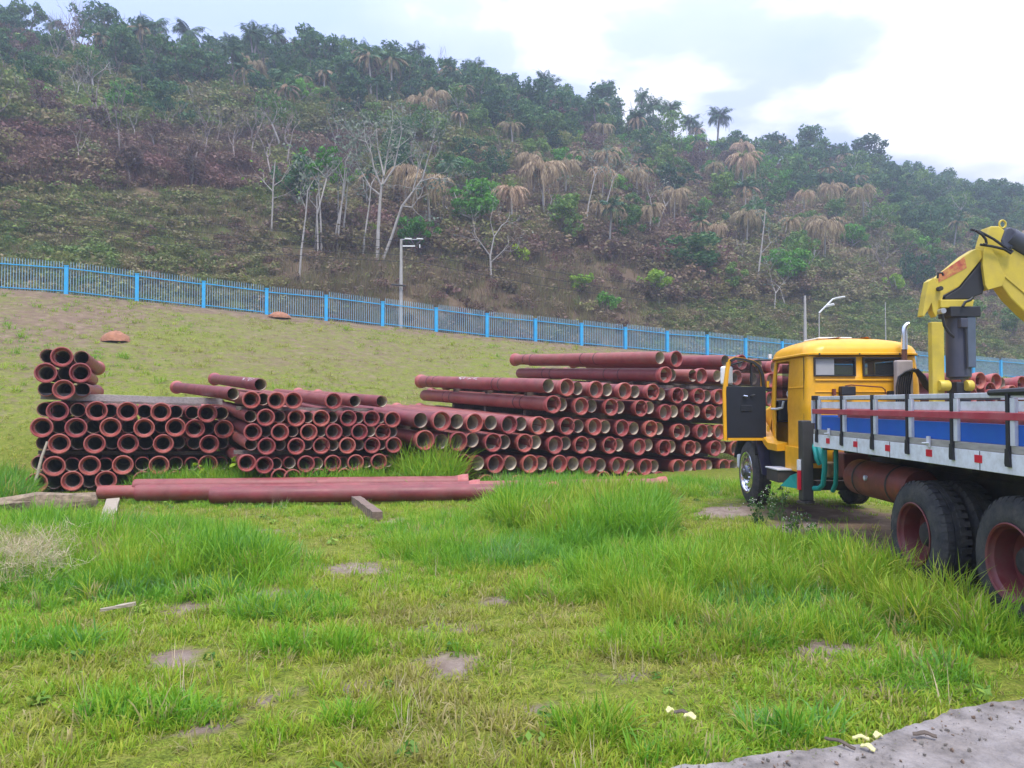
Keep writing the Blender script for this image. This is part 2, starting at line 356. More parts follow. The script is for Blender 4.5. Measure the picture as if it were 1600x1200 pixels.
hm, t, b = pm('hill_soil', 1.0); l = t.links.new; b.inputs['Specular IOR Level'].default_value = 0.05
tc = N(t, 'ShaderNodeTexCoord')
br = ramp(t, [(0.3, (0.08, 0.052, 0.035)), (0.55, (0.14, 0.10, 0.062)), (0.75, (0.20, 0.155, 0.10))]); l(tn(0.35, 8, 0.7).outputs['Fac'], br.inputs[0])
gr = ramp(t, [(0.3, (0.04, 0.06, 0.02)), (0.6, (0.09, 0.11, 0.03)), (0.8, (0.16, 0.15, 0.06))]); l(tn(0.5, 8, 0.7).outputs['Fac'], gr.inputs[0])
va = N(t, 'ShaderNodeAttribute', attribute_name='cover')
bal = N(t, 'ShaderNodeMath', operation='ADD'); l(tn(0.25, 8, 0.7).outputs['Fac'], bal.inputs[0]); l(va.outputs['Fac'], bal.inputs[1])
rg = ramp(t, [(0.75, (0, 0, 0)), (0.98, (1, 1, 1))]); l(bal.outputs[0], rg.inputs[0])
mx = N(t, 'ShaderNodeMix', data_type='RGBA'); l(rg.outputs[0], mx.inputs[0]); l(br.outputs[0], mx.inputs[6]); l(gr.outputs[0], mx.inputs[7]); l(mx.outputs[2], b.inputs['Base Color'])
hv, hf = sub(fdm > 5.0)
hme = mesh_np('hillside', hv, hf)
hx, hy = proj(hv[:, 0], np.maximum(hv[:, 1], 5), hv[:, 2])
zz = zone(hx, hy)
cov = np.choose(zz, [0.42, 0.1, 0.4, 0.2, 0.12, 0.5])
a = hme.attributes.new('cover', 'FLOAT', 'POINT'); a.data.foreach_set('value', cov.astype(np.float32))
hl = link('hillside', hme, hm, smooth=True); tag(hl, 'steep scrubby hillside rising behind the blue fence', 'hillside', kind='structure')

# worn concrete in the near right corner
edge = [(980, 1235), (1060, 1205), (1150, 1195), (1235, 1178), (1330, 1168), (1385, 1150), (1440, 1130), (1500, 1112), (1560, 1100), (1640, 1088), (1760, 1072), (1900, 1060)]
top = []
for i in range(len(edge) - 1):
    for k in range(8):
        a_ = k / 8; q = P(edge[i][0] * (1 - a_) + edge[i + 1][0] * a_, edge[i][1] * (1 - a_) + edge[i + 1][1] * a_, 1.0)
        s = (CAMZ - 0.03) / (CAMZ - q.z); x_, y_ = q.x * s, q.y * s
        top.append((x_, y_ + .13 * (float(fbm(x_ * 2.2, 3.3, 8)) - .5) + .07 * (float(fbm(x_ * 9, 1.3, 9)) - .5)))
pave = MB(); n = len(top); far = [(x_ + 0.9, y_ - 5.5) for x_, y_ in top]
pave.add([(x_, y_, 0.045 + 0.012 * random.random()) for x_, y_ in top] + [(x_, y_, 0.055) for x_, y_ in far] + [(x_ - .04, y_ + .05, -0.05) for x_, y_ in top],
         [(i, i + 1, n + i + 1, n + i) for i in range(n - 1)] + [(2 * n + i, 2 * n + i + 1, i + 1, i) for i in range(n - 1)])
cm = M('worn_concrete', (0.185, 0.16, 0.14), 0.92, var=0.5, scale=7, bump=1.0, bscale=30, dirt=(0.36, 0.325, 0.305), dirt_amt=0.8, dirt_scale=2.4)
o = pave.build('pavement', cm); tag(o, 'worn grey concrete slab in the near corner of the grass', 'pavement', kind='structure')
# ------------------------------------------------------------------ iron pipes
pipe_mat = M('red_pipe_paint', (0.235, 0.043, 0.042), 0.45, var=0.3, scale=3.0, bump=0.12, bscale=60, rnd=0.22, dirt=(0.26, 0.115, 0.095), dirt_amt=0.6, dirt_scale=3.2)
sock_mat = M('red_socket_paint', (0.38, 0.070, 0.068), 0.45, var=0.2, scale=9.0, rnd=0.2, dirt=(0.32, 0.2, 0.16), dirt_amt=0.45, dirt_scale=8)
lin_mat = M('cement_lining', (0.62, 0.53, 0.42), 0.9, var=0.22, scale=4.0, rnd=0.28, dirt=(0.22, 0.16, 0.11), dirt_amt=0.6, dirt_scale=3)
PL, NS = 6.0, 22
def pmesh(name, prof, mat):
    m = MB().lathe(prof, (0, 0, 0), (0, 1, 0), NS); me = bpy.data.meshes.new(name)
    me.from_pydata(m.v, [], m.f); me.update(); me.materials.append(mat)
    me.polygons.foreach_set('use_smooth', [True] * len(me.polygons))
    try: me.set_sharp_from_angle(angle=R(40))
    except Exception: pass
    return me
def pipe_set(rb, rp, PL=PL):
    ri = rp - 0.014
    barrel = pmesh('iron_pipe', [(rp * 1.08, 0.20), (rp, 0.27), (rp, 2.0), (rp, 4.0), (rp, PL - .03), (rp - .006, PL), (ri, PL)], pipe_mat)
    sock = pmesh('socket', [(rp * 1.08, 0.20), (rb * 0.93, 0.13), (rb * 0.965, 0.085), (rb * 0.97, 0.03), (rb, 0.025), (rb, 0.004), (rb - .008, 0.0), (rb - .022, 0.0), (rb - .027, 0.006), (rb - .036, 0.10), (rb - .05, 0.12), (ri, 0.125)], sock_mat)
    lining = pmesh('lining', [(ri, 0.125), (ri, 1.5), (ri, 4.0), (ri, PL)], lin_mat)
    blocked_linings = [pmesh('lining', [(ri, 0.125), (ri, 2.5), (ri, PL - .5), (0.001, PL - .5)], lin_mat), pmesh('lining', [(0.001, .6), (ri, .6), (ri, 2.5), (ri, PL)], lin_mat)]  # linings closed by an added inner disc that keeps the bores dark
    return barrel, sock, lining, blocked_linings
SETS = {'L': pipe_set(0.195, 0.142), 'M': pipe_set(0.168, 0.123), 'R': pipe_set(0.210, 0.164, 6.8), 'G': pipe_set(0.182, 0.143)}
def pipe(kind, face, yaw, pitch, flip, label, group, recess=0.13):
    """face: centre of the end turned to the camera; yaw: lean of the axis to the left of straight ahead"""
    bar, sk, li, blocked_linings = SETS[kind]
    if kind == 'L': li = blocked_linings[1 if flip else 0]
    d = Vector((-math.sin(yaw) * math.cos(pitch), math.cos(yaw) * math.cos(pitch), math.sin(pitch)))
    face = Vector(face)
    if flip: loc = face + d * (recess + (6.8 if kind == 'R' else PL)); dd_ = -d
    else: loc = face; dd_ = d
    z = Vector((0, 0, 1)); xax = dd_.cross(z).normalized(); zax = xax.cross(dd_).normalized()
    m = Matrix((xax, dd_, zax)).transposed().to_4x4() @ Matrix.Rotation(random.uniform(0, 6.28), 4, 'Y')
    m.translation = loc
    o = bpy.data.objects.new('iron_pipe', bar); COL.objects.link(o); o.matrix_world = m; tag(o, label, 'pipe', group)
    for nm, me in (('socket', sk), ('lining', li)):
        c = bpy.data.objects.new(nm, me); COL.objects.link(c); c.parent = o
    return o
ORD = 'zero first second third fourth fifth sixth seventh eighth ninth tenth eleventh twelfth thirteenth fourteenth fifteenth sixteenth seventeenth eighteenth nineteenth twentieth'.split()
ORD += ['twenty-' + q for q in ORD[1:10]] + ['thirtieth'] + ['thirty-' + q for q in ORD[1:10]]
def on_plane(px, py, x0, y0, yaw):
    u = (px - 800) / F                      # face plane: y = y0 + tan(yaw) (x - x0)
    k = math.tan(yaw); Y = (y0 - k * x0) / (1 - k * u)
    return P(px, py, Y)
# ------------------------------------------------------------------ timbers and odds and ends
grey_wood = M('weathered_wood', (0.27, 0.235, 0.21), 0.9, var=0.35, scale=6, bump=0.5, bscale=25, stretch=(1, 8, 8), dirt=(0.13, 0.11, 0.09), dirt_amt=0.7, dirt_scale=5)
pale_beam = M('silvered_timber', (0.36, 0.33, 0.31), 0.9, var=0.3, scale=6, bump=0.5, bscale=25, stretch=(1, 8, 8))
dark_wood = M('dark_timber', (0.13, 0.10, 0.075), 0.9, var=0.4, scale=6, bump=0.6, bscale=25, stretch=(1, 6, 6))  # plain dark brown wood with varied grain
pale_wood = M('bleached_wood', (0.36, 0.30, 0.22), 0.85, var=0.25, scale=9, bump=0.3, stretch=(1, 6, 6))
def beam(name, a, b_, wd, ht, mat, label, cat, group=None, nseg=10, rough=0.006):
    a, b_ = Vector(a), Vector(b_); d = b_ - a; o_ = (a + b_) / 2; t_ = d.normalized(); s_ = Vector((-t_.y, t_.x, 0)).normalized(); u_ = t_.cross(s_) * -1
    if u_.z < 0: u_ = -u_
    m = MB(); vs_ = []
    for i in range(nseg + 1):
        c = a + d * (i / nseg)
        for sx, sz in ((-1, -1), (1, -1), (1, 1), (-1, 1)):
            vs_.append(c + s_ * (sx * wd / 2 + random.uniform(-rough, rough)) + u_ * (sz * ht / 2 + random.uniform(-rough, rough)) + t_ * random.uniform(-rough, rough))
    fs = [(i * 4 + k, i * 4 + (k + 1) % 4, i * 4 + 4 + (k + 1) % 4, i * 4 + 4 + k) for i in range(nseg) for k in range(4)] + [(3, 2, 1, 0), tuple(nseg * 4 + k for k in range(4))]
    m.add(vs_, fs)
    return tag(m.build(name, mat, org=o_), label, cat, group)
def along(stk, px, py, back, yaw):
    p = on_plane(px, py, stk.x, stk.y, yaw); return p + Vector((-math.sin(yaw), math.cos(yaw), 0)) * back
gsp = 'timber spacers in the pipe stacks'
def stack(kind, name, layers, origin, yaw, pitch, recess=0.13):
    for li, (lname, (ox, oy, sc), items) in enumerate(layers):
        its = sorted(items, key=lambda q: q[1])
        for i, (tp, zx, zy) in enumerate(its):
            p = on_plane(ox + zx / sc, oy + zy / sc, origin[0], origin[1], yaw)
            p.x += random.uniform(-.012, .012); jit = Vector((0, random.uniform(-.05, .05), 0))
            end = 'flared end out' if tp == 'B' else 'plain end out'
            lab = f'red iron pipe, {end}, {ORD[i + 1]} from left in {lname} of {name}'
            pipe(kind, p + jit, yaw + R(random.gauss(0, .35)), pitch + R(random.gauss(0, .15)), tp == 'S', lab, f'pipes of the {name}', recess)
def row(s, y=None):                          # "S247 B335,197" -> items
    out_ = []
    for w_ in s.split():
        a = w_[1:].split(','); out_.append((w_[0], float(a[0]), float(a[1]) if len(a) > 1 else y))
    return out_
Z1 = (0, 500, 3.4275); Z2 = (260, 540, 3.636); Z3 = (600, 530, 4.0); Z4 = (880, 520, 4.444); Z7 = (1420, 560, 6.667)
PX = (0, 0, 1.0)
YL, YM, YR = R(26), R(26.5), R(32)
L0 = P(60, 640, 14.6)
stack('L', 'left stack', [
    ('first layer', Z1, row('S247,190 B335,197 S433,200')), ('second layer', Z1, row('B243,283 S340,285 B432,283')), ('third layer', Z1, row('S250,370 B343,373 S437,373')),
    ('fourth layer', Z1, row('S232,480 B315,488 S413,483 B512,487 S598,487 B683,490 S777,490 B858,493 S937,493 S1030,497 B1115,500 S1190,500')),
    ('fifth layer', Z1, row('B228,575 S318,573 B408,577 S505,573 B592,575 S683,573 B778,578 S860,573 B945,575 B1042,582 S1117,580 B1198,585')),
    ('sixth layer', Z1, row('S230,660 B317,663 S410,660 B510,663 S597,658 B683,663 S785,658 B875,663 S955,658 S1040,660 B1118,665 S1190,658')),
    ('seventh layer', Z1, row('S205,770 B293,783 S385,778 B478,780 S565,778 B655,777 S765,773 B855,778 S940,773 S1030,774 B1110,774 S1190,772')),
    ('eighth layer', Z1, row('B200,873 S292,870 B390,862 S480,865 B570,860 S660,862 B760,862 S850,860 B935,860 S1020,860 B1105,860'))], (L0.x, L0.y), YL, R(0.3))
M0 = P(380, 640, 14.4)
stack('M', 'middle stack', [
    ('first layer', Z2, row('B477,308 S550,305 B633,312 B728,312 B950,315 S1075,316 S1230,318')),
    ('second layer', Z2, row('S478,403 B570,408 S640,405 B733,412 S802,408 B877,413 S950,408 B1033,413 S1095,410 B1163,415 S1222,412 B1290,420')),
    ('third layer', Z2, row('B488,492 S563,487 B648,492 S722,487 B810,492 S880,487 B958,490 S1025,487 B1098,490 S1160,487 B1228,492 S1287,490')),
    ('fourth layer', Z2, row('S487,562 B570,572 S643,565 B735,573 S802,562 B880,570 S955,566 B1032,568 S1096,565 B1167,567 S1222,562 B1292,565')),
    ('fifth layer', Z2, row('B455,668 B557,680 S625,675 S705,668 B795,673 S865,670 B940,670 S1010,668 B1078,665 S1145,664 B1210,660 S1265,660')),
    ('sixth layer', Z2, row('B640,748 B725,750 S795,748 B868,748 S940,745 B1010,745')),
    ('seventh layer', Z2, row('B470,830 S560,828 B650,830 S740,826 B830,826 S915,824 B1000,824 S1080,822 B1160,822 S1235,820'))], (M0.x, M0.y), YM, R(2.0), 0.06)
# two loose pipes lying askew on top of the middle stack
pipe('M', P(407, 601, 14.7), R(29), R(2.6), True, 'red iron pipe with white smear, lying topmost on the middle stack', 'pipes of the middle stack', 0.0)
pipe('M', P(364.5, 615.5, 14.5), R(33), R(2.2), True, 'red iron pipe lying askew over the gap between left and middle stacks', 'pipes of the middle stack', 0.0)
R0 = P(650, 650, 15.6)
stack('R', 'right stack', [
    ('first layer', PX, row('S1032.5,559 B1056.6,561 S1135,564 B1160,566 S1187,570 B1212,573 S1237,575')),
    ('second layer', PX, row('B1041,585.7 S1052,586 S1084,587 B1097,587.5 S1123,587.5 B1151,590 S1180,592 B1206,594 S1230,596')),
    ('third layer', PX, row('S859,603 B886.5,605.5 S904.5,607 B931,609 S950,609 B977,611 S995,612 B1020.6,612.5 S1035,616 B1059,618 S1070,617 B1092.6,619 S1106,619 B1124,620 S1140,620 B1165,622 S1182,622 B1205,624')),
    ('fourth layer', PX, row('B864.5,632 S880,632 B909.3,635 S926,634.5 B955,636.5 S970.5,636.5 B1002.6,638 S1016,637 B1039.8,644.5 S1054.4,643 B1075.8,644 S1089.3,643 B1111.3,644.5 S1124,644 B1147,646 S1163,645 B1186,648')),
    ('fifth layer', PX, row('S658.8,657 B690,658 S715,658.7 B742.5,661 S768.7,660.5 B796,663.7 S816,662.5 B842.5,665 S860,665 B887.5,666 S905,666 B930,667 S948,667 B972.7,669 S992,669.6 B1016.8,670 S1031,670 B1062,675 S1074.6,674 B1097,675 S1110.6,674 B1125.3,675.3 S1142,676 B1165,677')),
    ('sixth layer', PX, row('B665,688 S692,690 B717.5,690 S740,688 B771,691.7 S790,691 B821,692.5 S838.7,691 B868.7,695.5 S886,693 B909.5,695.5 S926,695 B954.6,696 S969,695.7 B999.3,698.4 S1015,695.5 B1038.6,700 S1050,698 B1079,700.7 S1090.4,700 B1117.4,700.7 S1130,699 B1151,701')),
    ('seventh layer', PX, row('B724,725 S748,724 B774,725 S800,724 B829.5,725 S847.5,724 B875,725 S897,725 B921.2,727 S939.6,727 B966,727.7 S984.6,728 B1009,730 S1024,729 B1061,730.4 S1078,729.3 B1094.4,729.3 S1108.4,728 B1133,730 S1148,729')),
    ('eighth layer', PX, row('B760,757 B810,757 B850,756 B900,756 B944,750 B988,750 B1030,750 B1075,751 B1116,750'))], (R0.x, R0.y), YR, R(2.3), 0.05)
for xl, yl_, xr, yr_, lab in ((1040, 602, 1240, 611, 'second and third'), (870, 619, 1215, 637, 'third and fourth'), (868, 649, 1200, 663.5, 'fourth and fifth'), (662, 673, 1180, 690, 'fifth and sixth'), (700, 707, 1160, 716, 'sixth and seventh')):
    for bk, w2 in ((1.3, 'front'), (3.2, 'middle'), (5.0, 'rear')):  # timbers added deep in the gaps to stop light showing through
        up_ = Vector((0, 0, bk * .04)); beam('timber_beam', along(R0, xl, yl_, bk, YR) + up_, along(R0, xr, yr_, bk, YR) + up_, .12, .15, dark_wood, f'dark {w2} spacer added to block light between {lab} layers of the right stack', 'timber beam', gsp)
F0 = P(1515, 595, 16.6)
SETS['F'] = pipe_set(0.192, 0.148)
stack('F', 'far stack', [
    ('first layer', Z7, row('B590,215 S652,222 B757,232 S835,238 B925,243 S1020,262 B1180,270 S1260,278 B1360,285')),
    ('second layer', Z7, row('B660,320 S740,325 B850,335 S930,345 B1080,365 S1160,375 B1270,385')),
    ('third layer', Z7, row('B650,395 S740,400 B850,410 S930,420 B1090,440'))], (F0.x, F0.y), R(24), R(1.0))

# loose pipes on the grass in front of the stacks
def ground_pipe(pl, pr, rad_set, flip, label):
    a, b_ = Vector(pl), Vector(pr); d = (b_ - a); yaw = math.atan2(-d.x, d.y); pitch = math.asin(d.z / d.length)
    return pipe(rad_set, a, yaw, pitch, flip, label, 'loose pipes on the grass', 0.0)
smear_m = M('white_smear', (0.62, 0.55, 0.54), 0.8, var=0.3, scale=30, dirt=(0.30, 0.10, 0.09), dirt_amt=0.9, dirt_scale=25)
strap_m = M('dark_strap', (0.05, 0.03, 0.03), 0.6)
def pipe_mark(o_, rp, ya, yb, up, wd, n_=14):
    # flat paint daubs on the upper camera side of the barrel, as seen in the local frame of the pipe
    inv = o_.matrix_world.to_3x3().inverted(); d0 = (inv @ Vector((-.25, -.55, .8))); c0 = math.atan2(d0.x, d0.z); m = MB()
    for i in range(n_):
        y0 = random.uniform(ya, yb); ln_ = random.uniform(.03, .13); a0 = c0 + up + random.uniform(-wd, wd); da = random.uniform(.05, .16); r_ = rp + .003
        m.add([(r_ * math.sin(a0 + s * da), y0 + t_ * ln_, r_ * math.cos(a0 + s * da)) for t_, s in ((0, -.6), (0, .5), (.5, 1), (1, .6), (1, -.4), (.5, -1))], [(0, 1, 2, 3, 4, 5)])
    ob = m.build('paint_smear', smear_m, org=(0, 0, 0)); ob.parent = o_; ob.location = (0, 0, 0)
def straps(o_, rp, ys):
    for y_ in ys:
        ob = MB().lathe([(rp + .001, -.012), (rp + .006, -.010), (rp + .006, .010), (rp + .001, .012)], (0, y_, 0), (0, 1, 0), 24).build('strap_band', strap_m, org=(0, 0, 0)); ob.parent = o_; ob.location = (0, 0, 0)
for o_ in list(SC.objects):
    lb = o_.get('label', '')
    if 'right stack' in lb and 'pipe' in lb and lb.split(', ')[-1] in ('first from left in third layer of right stack', 'first from left in fourth layer of right stack'):
        straps(o_, .164, (1.2, 1.5, 4.9, 5.3) if 'flared' in lb else (.7, 1.1, 4.5, 4.8))
        if 'third' in lb: pipe_mark(o_, .164, 2.6, 3.6, 0.0, .35, 26)
    if lb.endswith(('first from left in first layer of right stack', 'first from left in second layer of right stack')): straps(o_, .164, (1.7, 2.3, 4.9, 5.3) if 'flared' in lb else (.7, 1.1, 3.7, 4.3))
    if 'topmost on the middle stack' in lb: pipe_mark(o_, .123, 4.6, 5.7, 0, .5, 22)
GZ0 = 0.19
def gp(pxl, yl, pxr, yr, s, flip, label, up=0.0):
    a = P(pxl, 700, yl); b_ = P(pxr, 700, yr)
    a.z = gz(a.x, a.y) + GZ0 + up; b_.z = gz(b_.x, b_.y) + GZ0 + up - 0.02
    ground_pipe(a, b_, s, flip, label)
gp(330, 13.12, 860, 13.85, 'G', True, 'nearest of the long red pipes laid on the grass')
gp(214, 13.44, 730, 14.1, 'G', True, 'long red pipe on the grass just behind the nearest one')
gp(155, 13.72, 600, 14.4, 'M', True, 'long red pipe reaching furthest left on the grass', -0.02)
gp(211, 13.86, 770, 14.55, 'G', True, 'rearmost long red pipe on the grass in front of the stacks', 0.06)
gp(560, 14.50, 955, 15.15, 'M', True, 'red pipe half hidden by tall grass before the right stack', -0.04)

gsp = 'timber spacers in the pipe stacks'
beam('timber_beam', along(L0, 60, 618.5, .5, YL), along(L0, 350, 627, .5, YL), .34, .13, pale_beam, 'long grey timber lying across the top of the left stack', 'timber beam', gsp)
beam('timber_beam', along(L0, 62, 624, 4.6, YL), along(L0, 340, 632, 4.6, YL), .14, .085, grey_wood, 'grey timber across the rear top of the left stack', 'timber beam', gsp)
beam('timber_beam', along(L0, 55, 709, .5, YL), along(L0, 362, 710, .5, YL), .12, .07, dark_wood, 'dark timber between two low layers of the left stack', 'timber beam', gsp)
beam('timber_beam', along(M0, 378, 638, .8, YM), along(M0, 600, 641, .8, YM), .12, .07, grey_wood, 'pale timber under the top layer of the middle stack', 'timber beam', gsp)
beam('timber_beam', along(M0, 372, 709, .6, YM), along(M0, 560, 711, .6, YM), .12, .08, grey_wood, 'grey timber low in the middle stack beside the grassy gap', 'timber beam', gsp)
beam('timber_beam', along(R0, 672, 640, 4.6, YR), along(R0, 720, 640, 4.6, YR), .14, .10, grey_wood, 'short grey timber under the rear of the right stack pipes', 'timber beam', gsp)
beam('timber_beam', along(R0, 1040, 603, .7, YR), along(R0, 1240, 607, .7, YR), .12, .07, grey_wood, 'grey timber high in the right stack next to the truck door', 'timber beam', gsp)
def gpt(px, py, z=0.0):
    q = P(px, py, 1.0); s = (CAMZ - z) / (CAMZ - q.z); return Vector((q.x * s, q.y * s, z))
beam('wooden_plank', gpt(177, 781, .06), gpt(164, 824, .05), .20, .06, pale_wood, 'pale plank sticking out from under the long pipes', 'plank')
beam('timber_block', gpt(556, 781, .09), gpt(590, 806, .08), *(.15, .13), M('brown_timber', (0.20, 0.14, 0.105), 0.9, var=0.35, scale=8, bump=.5, stretch=(1, 6, 6)), 'brown timber block sticking out under the middle of the long pipes', 'timber block')
beam('wooden_plank', gpt(140, 788, .05), gpt(112, 806, .04), .2, .05, grey_wood, 'grey board among the debris left of the long pipes', 'plank')
beam('wooden_plank', gpt(112, 785, .05), gpt(72, 803, .04), .2, .05, pale_wood, 'buff board lying flat among debris by the old log', 'plank')
beam('wooden_stick', gpt(156, 953, .05), gpt(212, 943, .07), .05, .02, pale_wood, 'short bleached stick lying in the near grass', 'stick', nseg=5, rough=.004)
m = MB(); a_, b_ = P(46, 772, 14.1), P(74, 690, 14.45); a_.z = 0.05
m.tube([a_, a_.lerp(b_, .35) + Vector((.02, 0, 0)), a_.lerp(b_, .7) + Vector((-.01, 0, 0)), b_], [.03, .028, .026, .022], 8)
tag(m.build('wooden_pole', pale_wood, org=a_, smooth=True), 'thin bleached pole leaning against the left pipe stack', 'pole')
# rough old log with clods beside the long pipes
m = MB(); pts = [gpt(-40, 800, .12), gpt(20, 793, .15), gpt(60, 788, .17), gpt(110, 786, .20), gpt(150, 782, .22)]
m.tube(pts, [.13, .15, .17, .15, .10], 9)
me_v = m.v[:]; m.v = [(x + random.uniform(-.035, .035), y + random.uniform(-.035, .035), z + random.uniform(-.035, .035)) for x, y, z in me_v]
tag(m.build('fallen_log', M('earthy_bark', (0.23, 0.17, 0.11), 1.0, var=0.5, scale=9, bump=1.0, bscale=18), org=pts[2]), 'rough earth-covered log lying left of the long pipes', 'log')
stone_m = M('field_stone', (0.36, 0.32, 0.27), 0.95, var=0.4, scale=8, bump=0.8, bscale=25)
def rock(px, py, s, label):
    c = gpt(px, py, s * .25); m = MB(); rows_ = 5; cols = 8; vs_ = [(c.x, c.y, c.z + s * .6)]
    for i in range(1, rows_):
        for k in range(cols):
            th = math.pi * i / rows_; ph = 6.283 * k / cols; r_ = s * random.uniform(.75, 1.1)
            vs_.append((c.x + r_ * math.sin(th) * math.cos(ph), c.y + r_ * .8 * math.sin(th) * math.sin(ph), c.z + r_ * .6 * math.cos(th)))
    vs_.append((c.x, c.y, c.z - s * .5)); e = len(vs_) - 1
    fs = [(0, 1 + k, 1 + (k + 1) % cols) for k in range(cols)] + [(1 + i * cols + k, 1 + (i + 1) * cols + k, 1 + (i + 1) * cols + (k + 1) % cols, 1 + i * cols + (k + 1) % cols) for i in range(rows_ - 2) for k in range(cols)]
    fs += [(1 + (rows_ - 2) * cols + k, e, 1 + (rows_ - 2) * cols + (k + 1) % cols) for k in range(cols)]
    m.add(vs_, fs); tag(m.build('stone', stone_m, org=c), label, 'stone', 'stones by the old log')
rock(40, 800, .13, 'grey stone under the left half of the old log'); rock(66, 797, .12, 'rounded stone under the middle of the old log'); rock(100, 787, .13, 'pale stone between the old log and the flat boards'); rock(128, 797, .09, 'small stone between the boards near the long pipes')
# termite mounds
mound_m = M('red_earth', (0.33, 0.15, 0.085), 1.0, var=0.3, scale=6, bump=1.0, bscale=12)
def mound(px, py, wpx, hpx, label, spread=1.0):
    x_, y_, z_ = hit(px, py); s = y_ / F; m = MB(); rad = wpx * s / 2; hh = hpx * s
    prof = [(1.0, -.15), (.95, .15), (.82, .42), (.62, .68), (.38, .88), (.14, .99), (.01, 1.0)]
    m.lathe([(a * rad, b_ * hh) for a, b_ in prof], (x_, y_, z_), (0, 0, 1), 14)
    m.v = [(x + random.uniform(-.08, .08) * rad, y + random.uniform(-.08, .08) * rad, z + random.uniform(-.07, .07) * hh * .6) for x, y, z in m.v]
    tag(m.build('termite_mound', mound_m, org=(x_, y_, z_), smooth=True), label, 'termite mound')
mound(181, 532, 44, 15, 'rounded orange termite mound on the grassy bank')
mound(436, 496, 36, 9, 'low bare earth hump at the foot of the blue fence')
mound(870, 361, 11, 15, 'small bright orange termite mound far up the hillside')

# ------------------------------------------------------------------ blue fence
post_m = M('bright_blue_paint', (0.025, 0.42, 0.78), 0.5, var=0.1, scale=2, dirt=(0.12, 0.30, 0.45), dirt_amt=0.4)
pick_m = M('faded_blue_paint', (0.26, 0.44, 0.54), 0.5, var=0.12, scale=1)
t0, st, k0, k1 = 0.0, 3.0, -5, 34
fr = thing('metal_fence', 'long bright blue picket fence with square posts along the top of the bank', 'fence', (*tdxy(0, 0), float(fence_z(0))))
def fpt(t_, off=0.0): x_, y_ = tdxy(t_, off); return x_, y_
rot = math.atan2(FD[1], FD[0])
TOPK = {k: None for k in range(k0, k1 + 1)}
lvl = -5
for k in range(k0, k1 + 1):
    x_, y_ = fpt(k * st); zb = gz(x_, y_); TOPK[k] = float(fence_z(k * st)) + 1.22
pm_ = None
for k in range(k0, k1 + 1):
    x_, y_ = fpt(k * st); zt = TOPK[k] + 0.06
    m = MB().obox((x_, y_, zt - 1.0), (.17, .16, 2.0), (0, 0, rot)); m.obox((x_, y_, zt + .02), (.20, .19, .04), (0, 0, rot))
    m.build('fence_post', post_m, fr)
    if k == k1: break
    # rails follow the slope; a step of a few centimetres every fourth bay
    za, zb_ = TOPK[k] - (.10 if k % 4 == 3 else .03), TOPK[k + 1] - .12 + (.06 if k % 4 != 3 else .09)
    xa, ya = fpt(k * st + .1, -.02); xb, yb = fpt((k + 1) * st - .1, -.02)
    for nm, dz, th in (('top_rail', 0.0, .042), ('bottom_rail', -1.08, .035)):
        m = MB(); A, B_ = Vector((xa, ya, za + dz)), Vector((xb, yb, zb_ + dz)); d_ = B_ - A; c = (A + B_) / 2
        m.obox(c, (d_.length, .045, th), (0, -math.asin(d_.z / d_.length), rot)); m.build(nm, post_m, fr)
    m = MB(); npk = 24
    for i in range(npk):
        f_ = (i + .5) / npk; x_, y_ = fpt(k * st + .12 + (st - .24) * f_, .02); z_ = za + (zb_ - za) * f_
        hw = .0125; ux, uy = FD * hw; zt_ = z_ + .34; zl = z_ - 1.2
        m.add([(x_ - ux, y_ - uy, zl), (x_ + ux, y_ + uy, zl), (x_ + ux, y_ + uy, zt_ - .07), (x_, y_, zt_), (x_ - ux, y_ - uy, zt_ - .07)] +
              [(x_ - ux + FN[0] * .03, y_ - uy + FN[1] * .03, zl), (x_ + ux + FN[0] * .03, y_ + uy + FN[1] * .03, zl), (x_ + ux + FN[0] * .03, y_ + uy + FN[1] * .03, zt_ - .07), (x_ - ux + FN[0] * .03, y_ - uy + FN[1] * .03, zt_ - .07)],
              [(0, 1, 2, 3, 4), (1, 6, 7, 2), (0, 4, 8, 5), (5, 8, 3, 7, 6), (4, 3, 8), (2, 7, 3)])
    m.build('pickets', pick_m, fr, fix=False)['kind'] = 'stuff'

# ------------------------------------------------------------------ poles, lamps and wires behind the fence
conc = M('pole_concrete', (0.42, 0.40, 0.37), 0.9, var=0.15, scale=2, bump=0.2)
white_m = M('white_enamel', (0.78, 0.78, 0.76), 0.4, var=0.05)
steel = M('galvanised_steel', (0.45, 0.46, 0.47), 0.45, 0.6, var=0.1)
wire_m = M('black_cable', (0.03, 0.03, 0.03), 0.6, var=0.05)
def pole(px, pytop, d, label, cat, r=.10, lamps=True, arm=True):
    # stands on the street behind the fence at distance d from it
    u = (px - 800) / F; t_ = 0.0
    for _ in range(40):
        x_, y_ = tdxy(t_, d); t_ += (u * y_ - x_) * 0.9
    zb = gz(x_, y_); zt = P(px, pytop, y_).z
    o_ = thing('utility_pole', label, cat, (x_, y_, zb))
    MB().tube([(x_, y_, zb - .2), (x_, y_, zb + (zt - zb) * .5), (x_, y_, zt)], [r * 1.25, r, r * .72], 10).build('shaft', conc, o_, smooth=True)
    if arm:
        MB().obox((x_, y_ - .12, zt - .25), (1.1, .09, .11), (0, 0, rot)).build('crossarm', dark_wood, o_)
        for s in (-.5, -.2, .2, .5): MB().lathe([(.03, 0), (.055, .03), (.03, .07), (.05, .10), (.012, .14)], (x_ + s * FD[0], y_ - .12 + s * FD[1], zt - .19), (0, 0, 1), 8).build('insulator', white_m, o_, smooth=True)
    return o_, Vector((x_, y_, zt))
o_, ptop = pole(626, 374, 2.6, 'concrete pole behind the blue fence carrying lamp heads and a light bar', 'utility pole', arm=False)
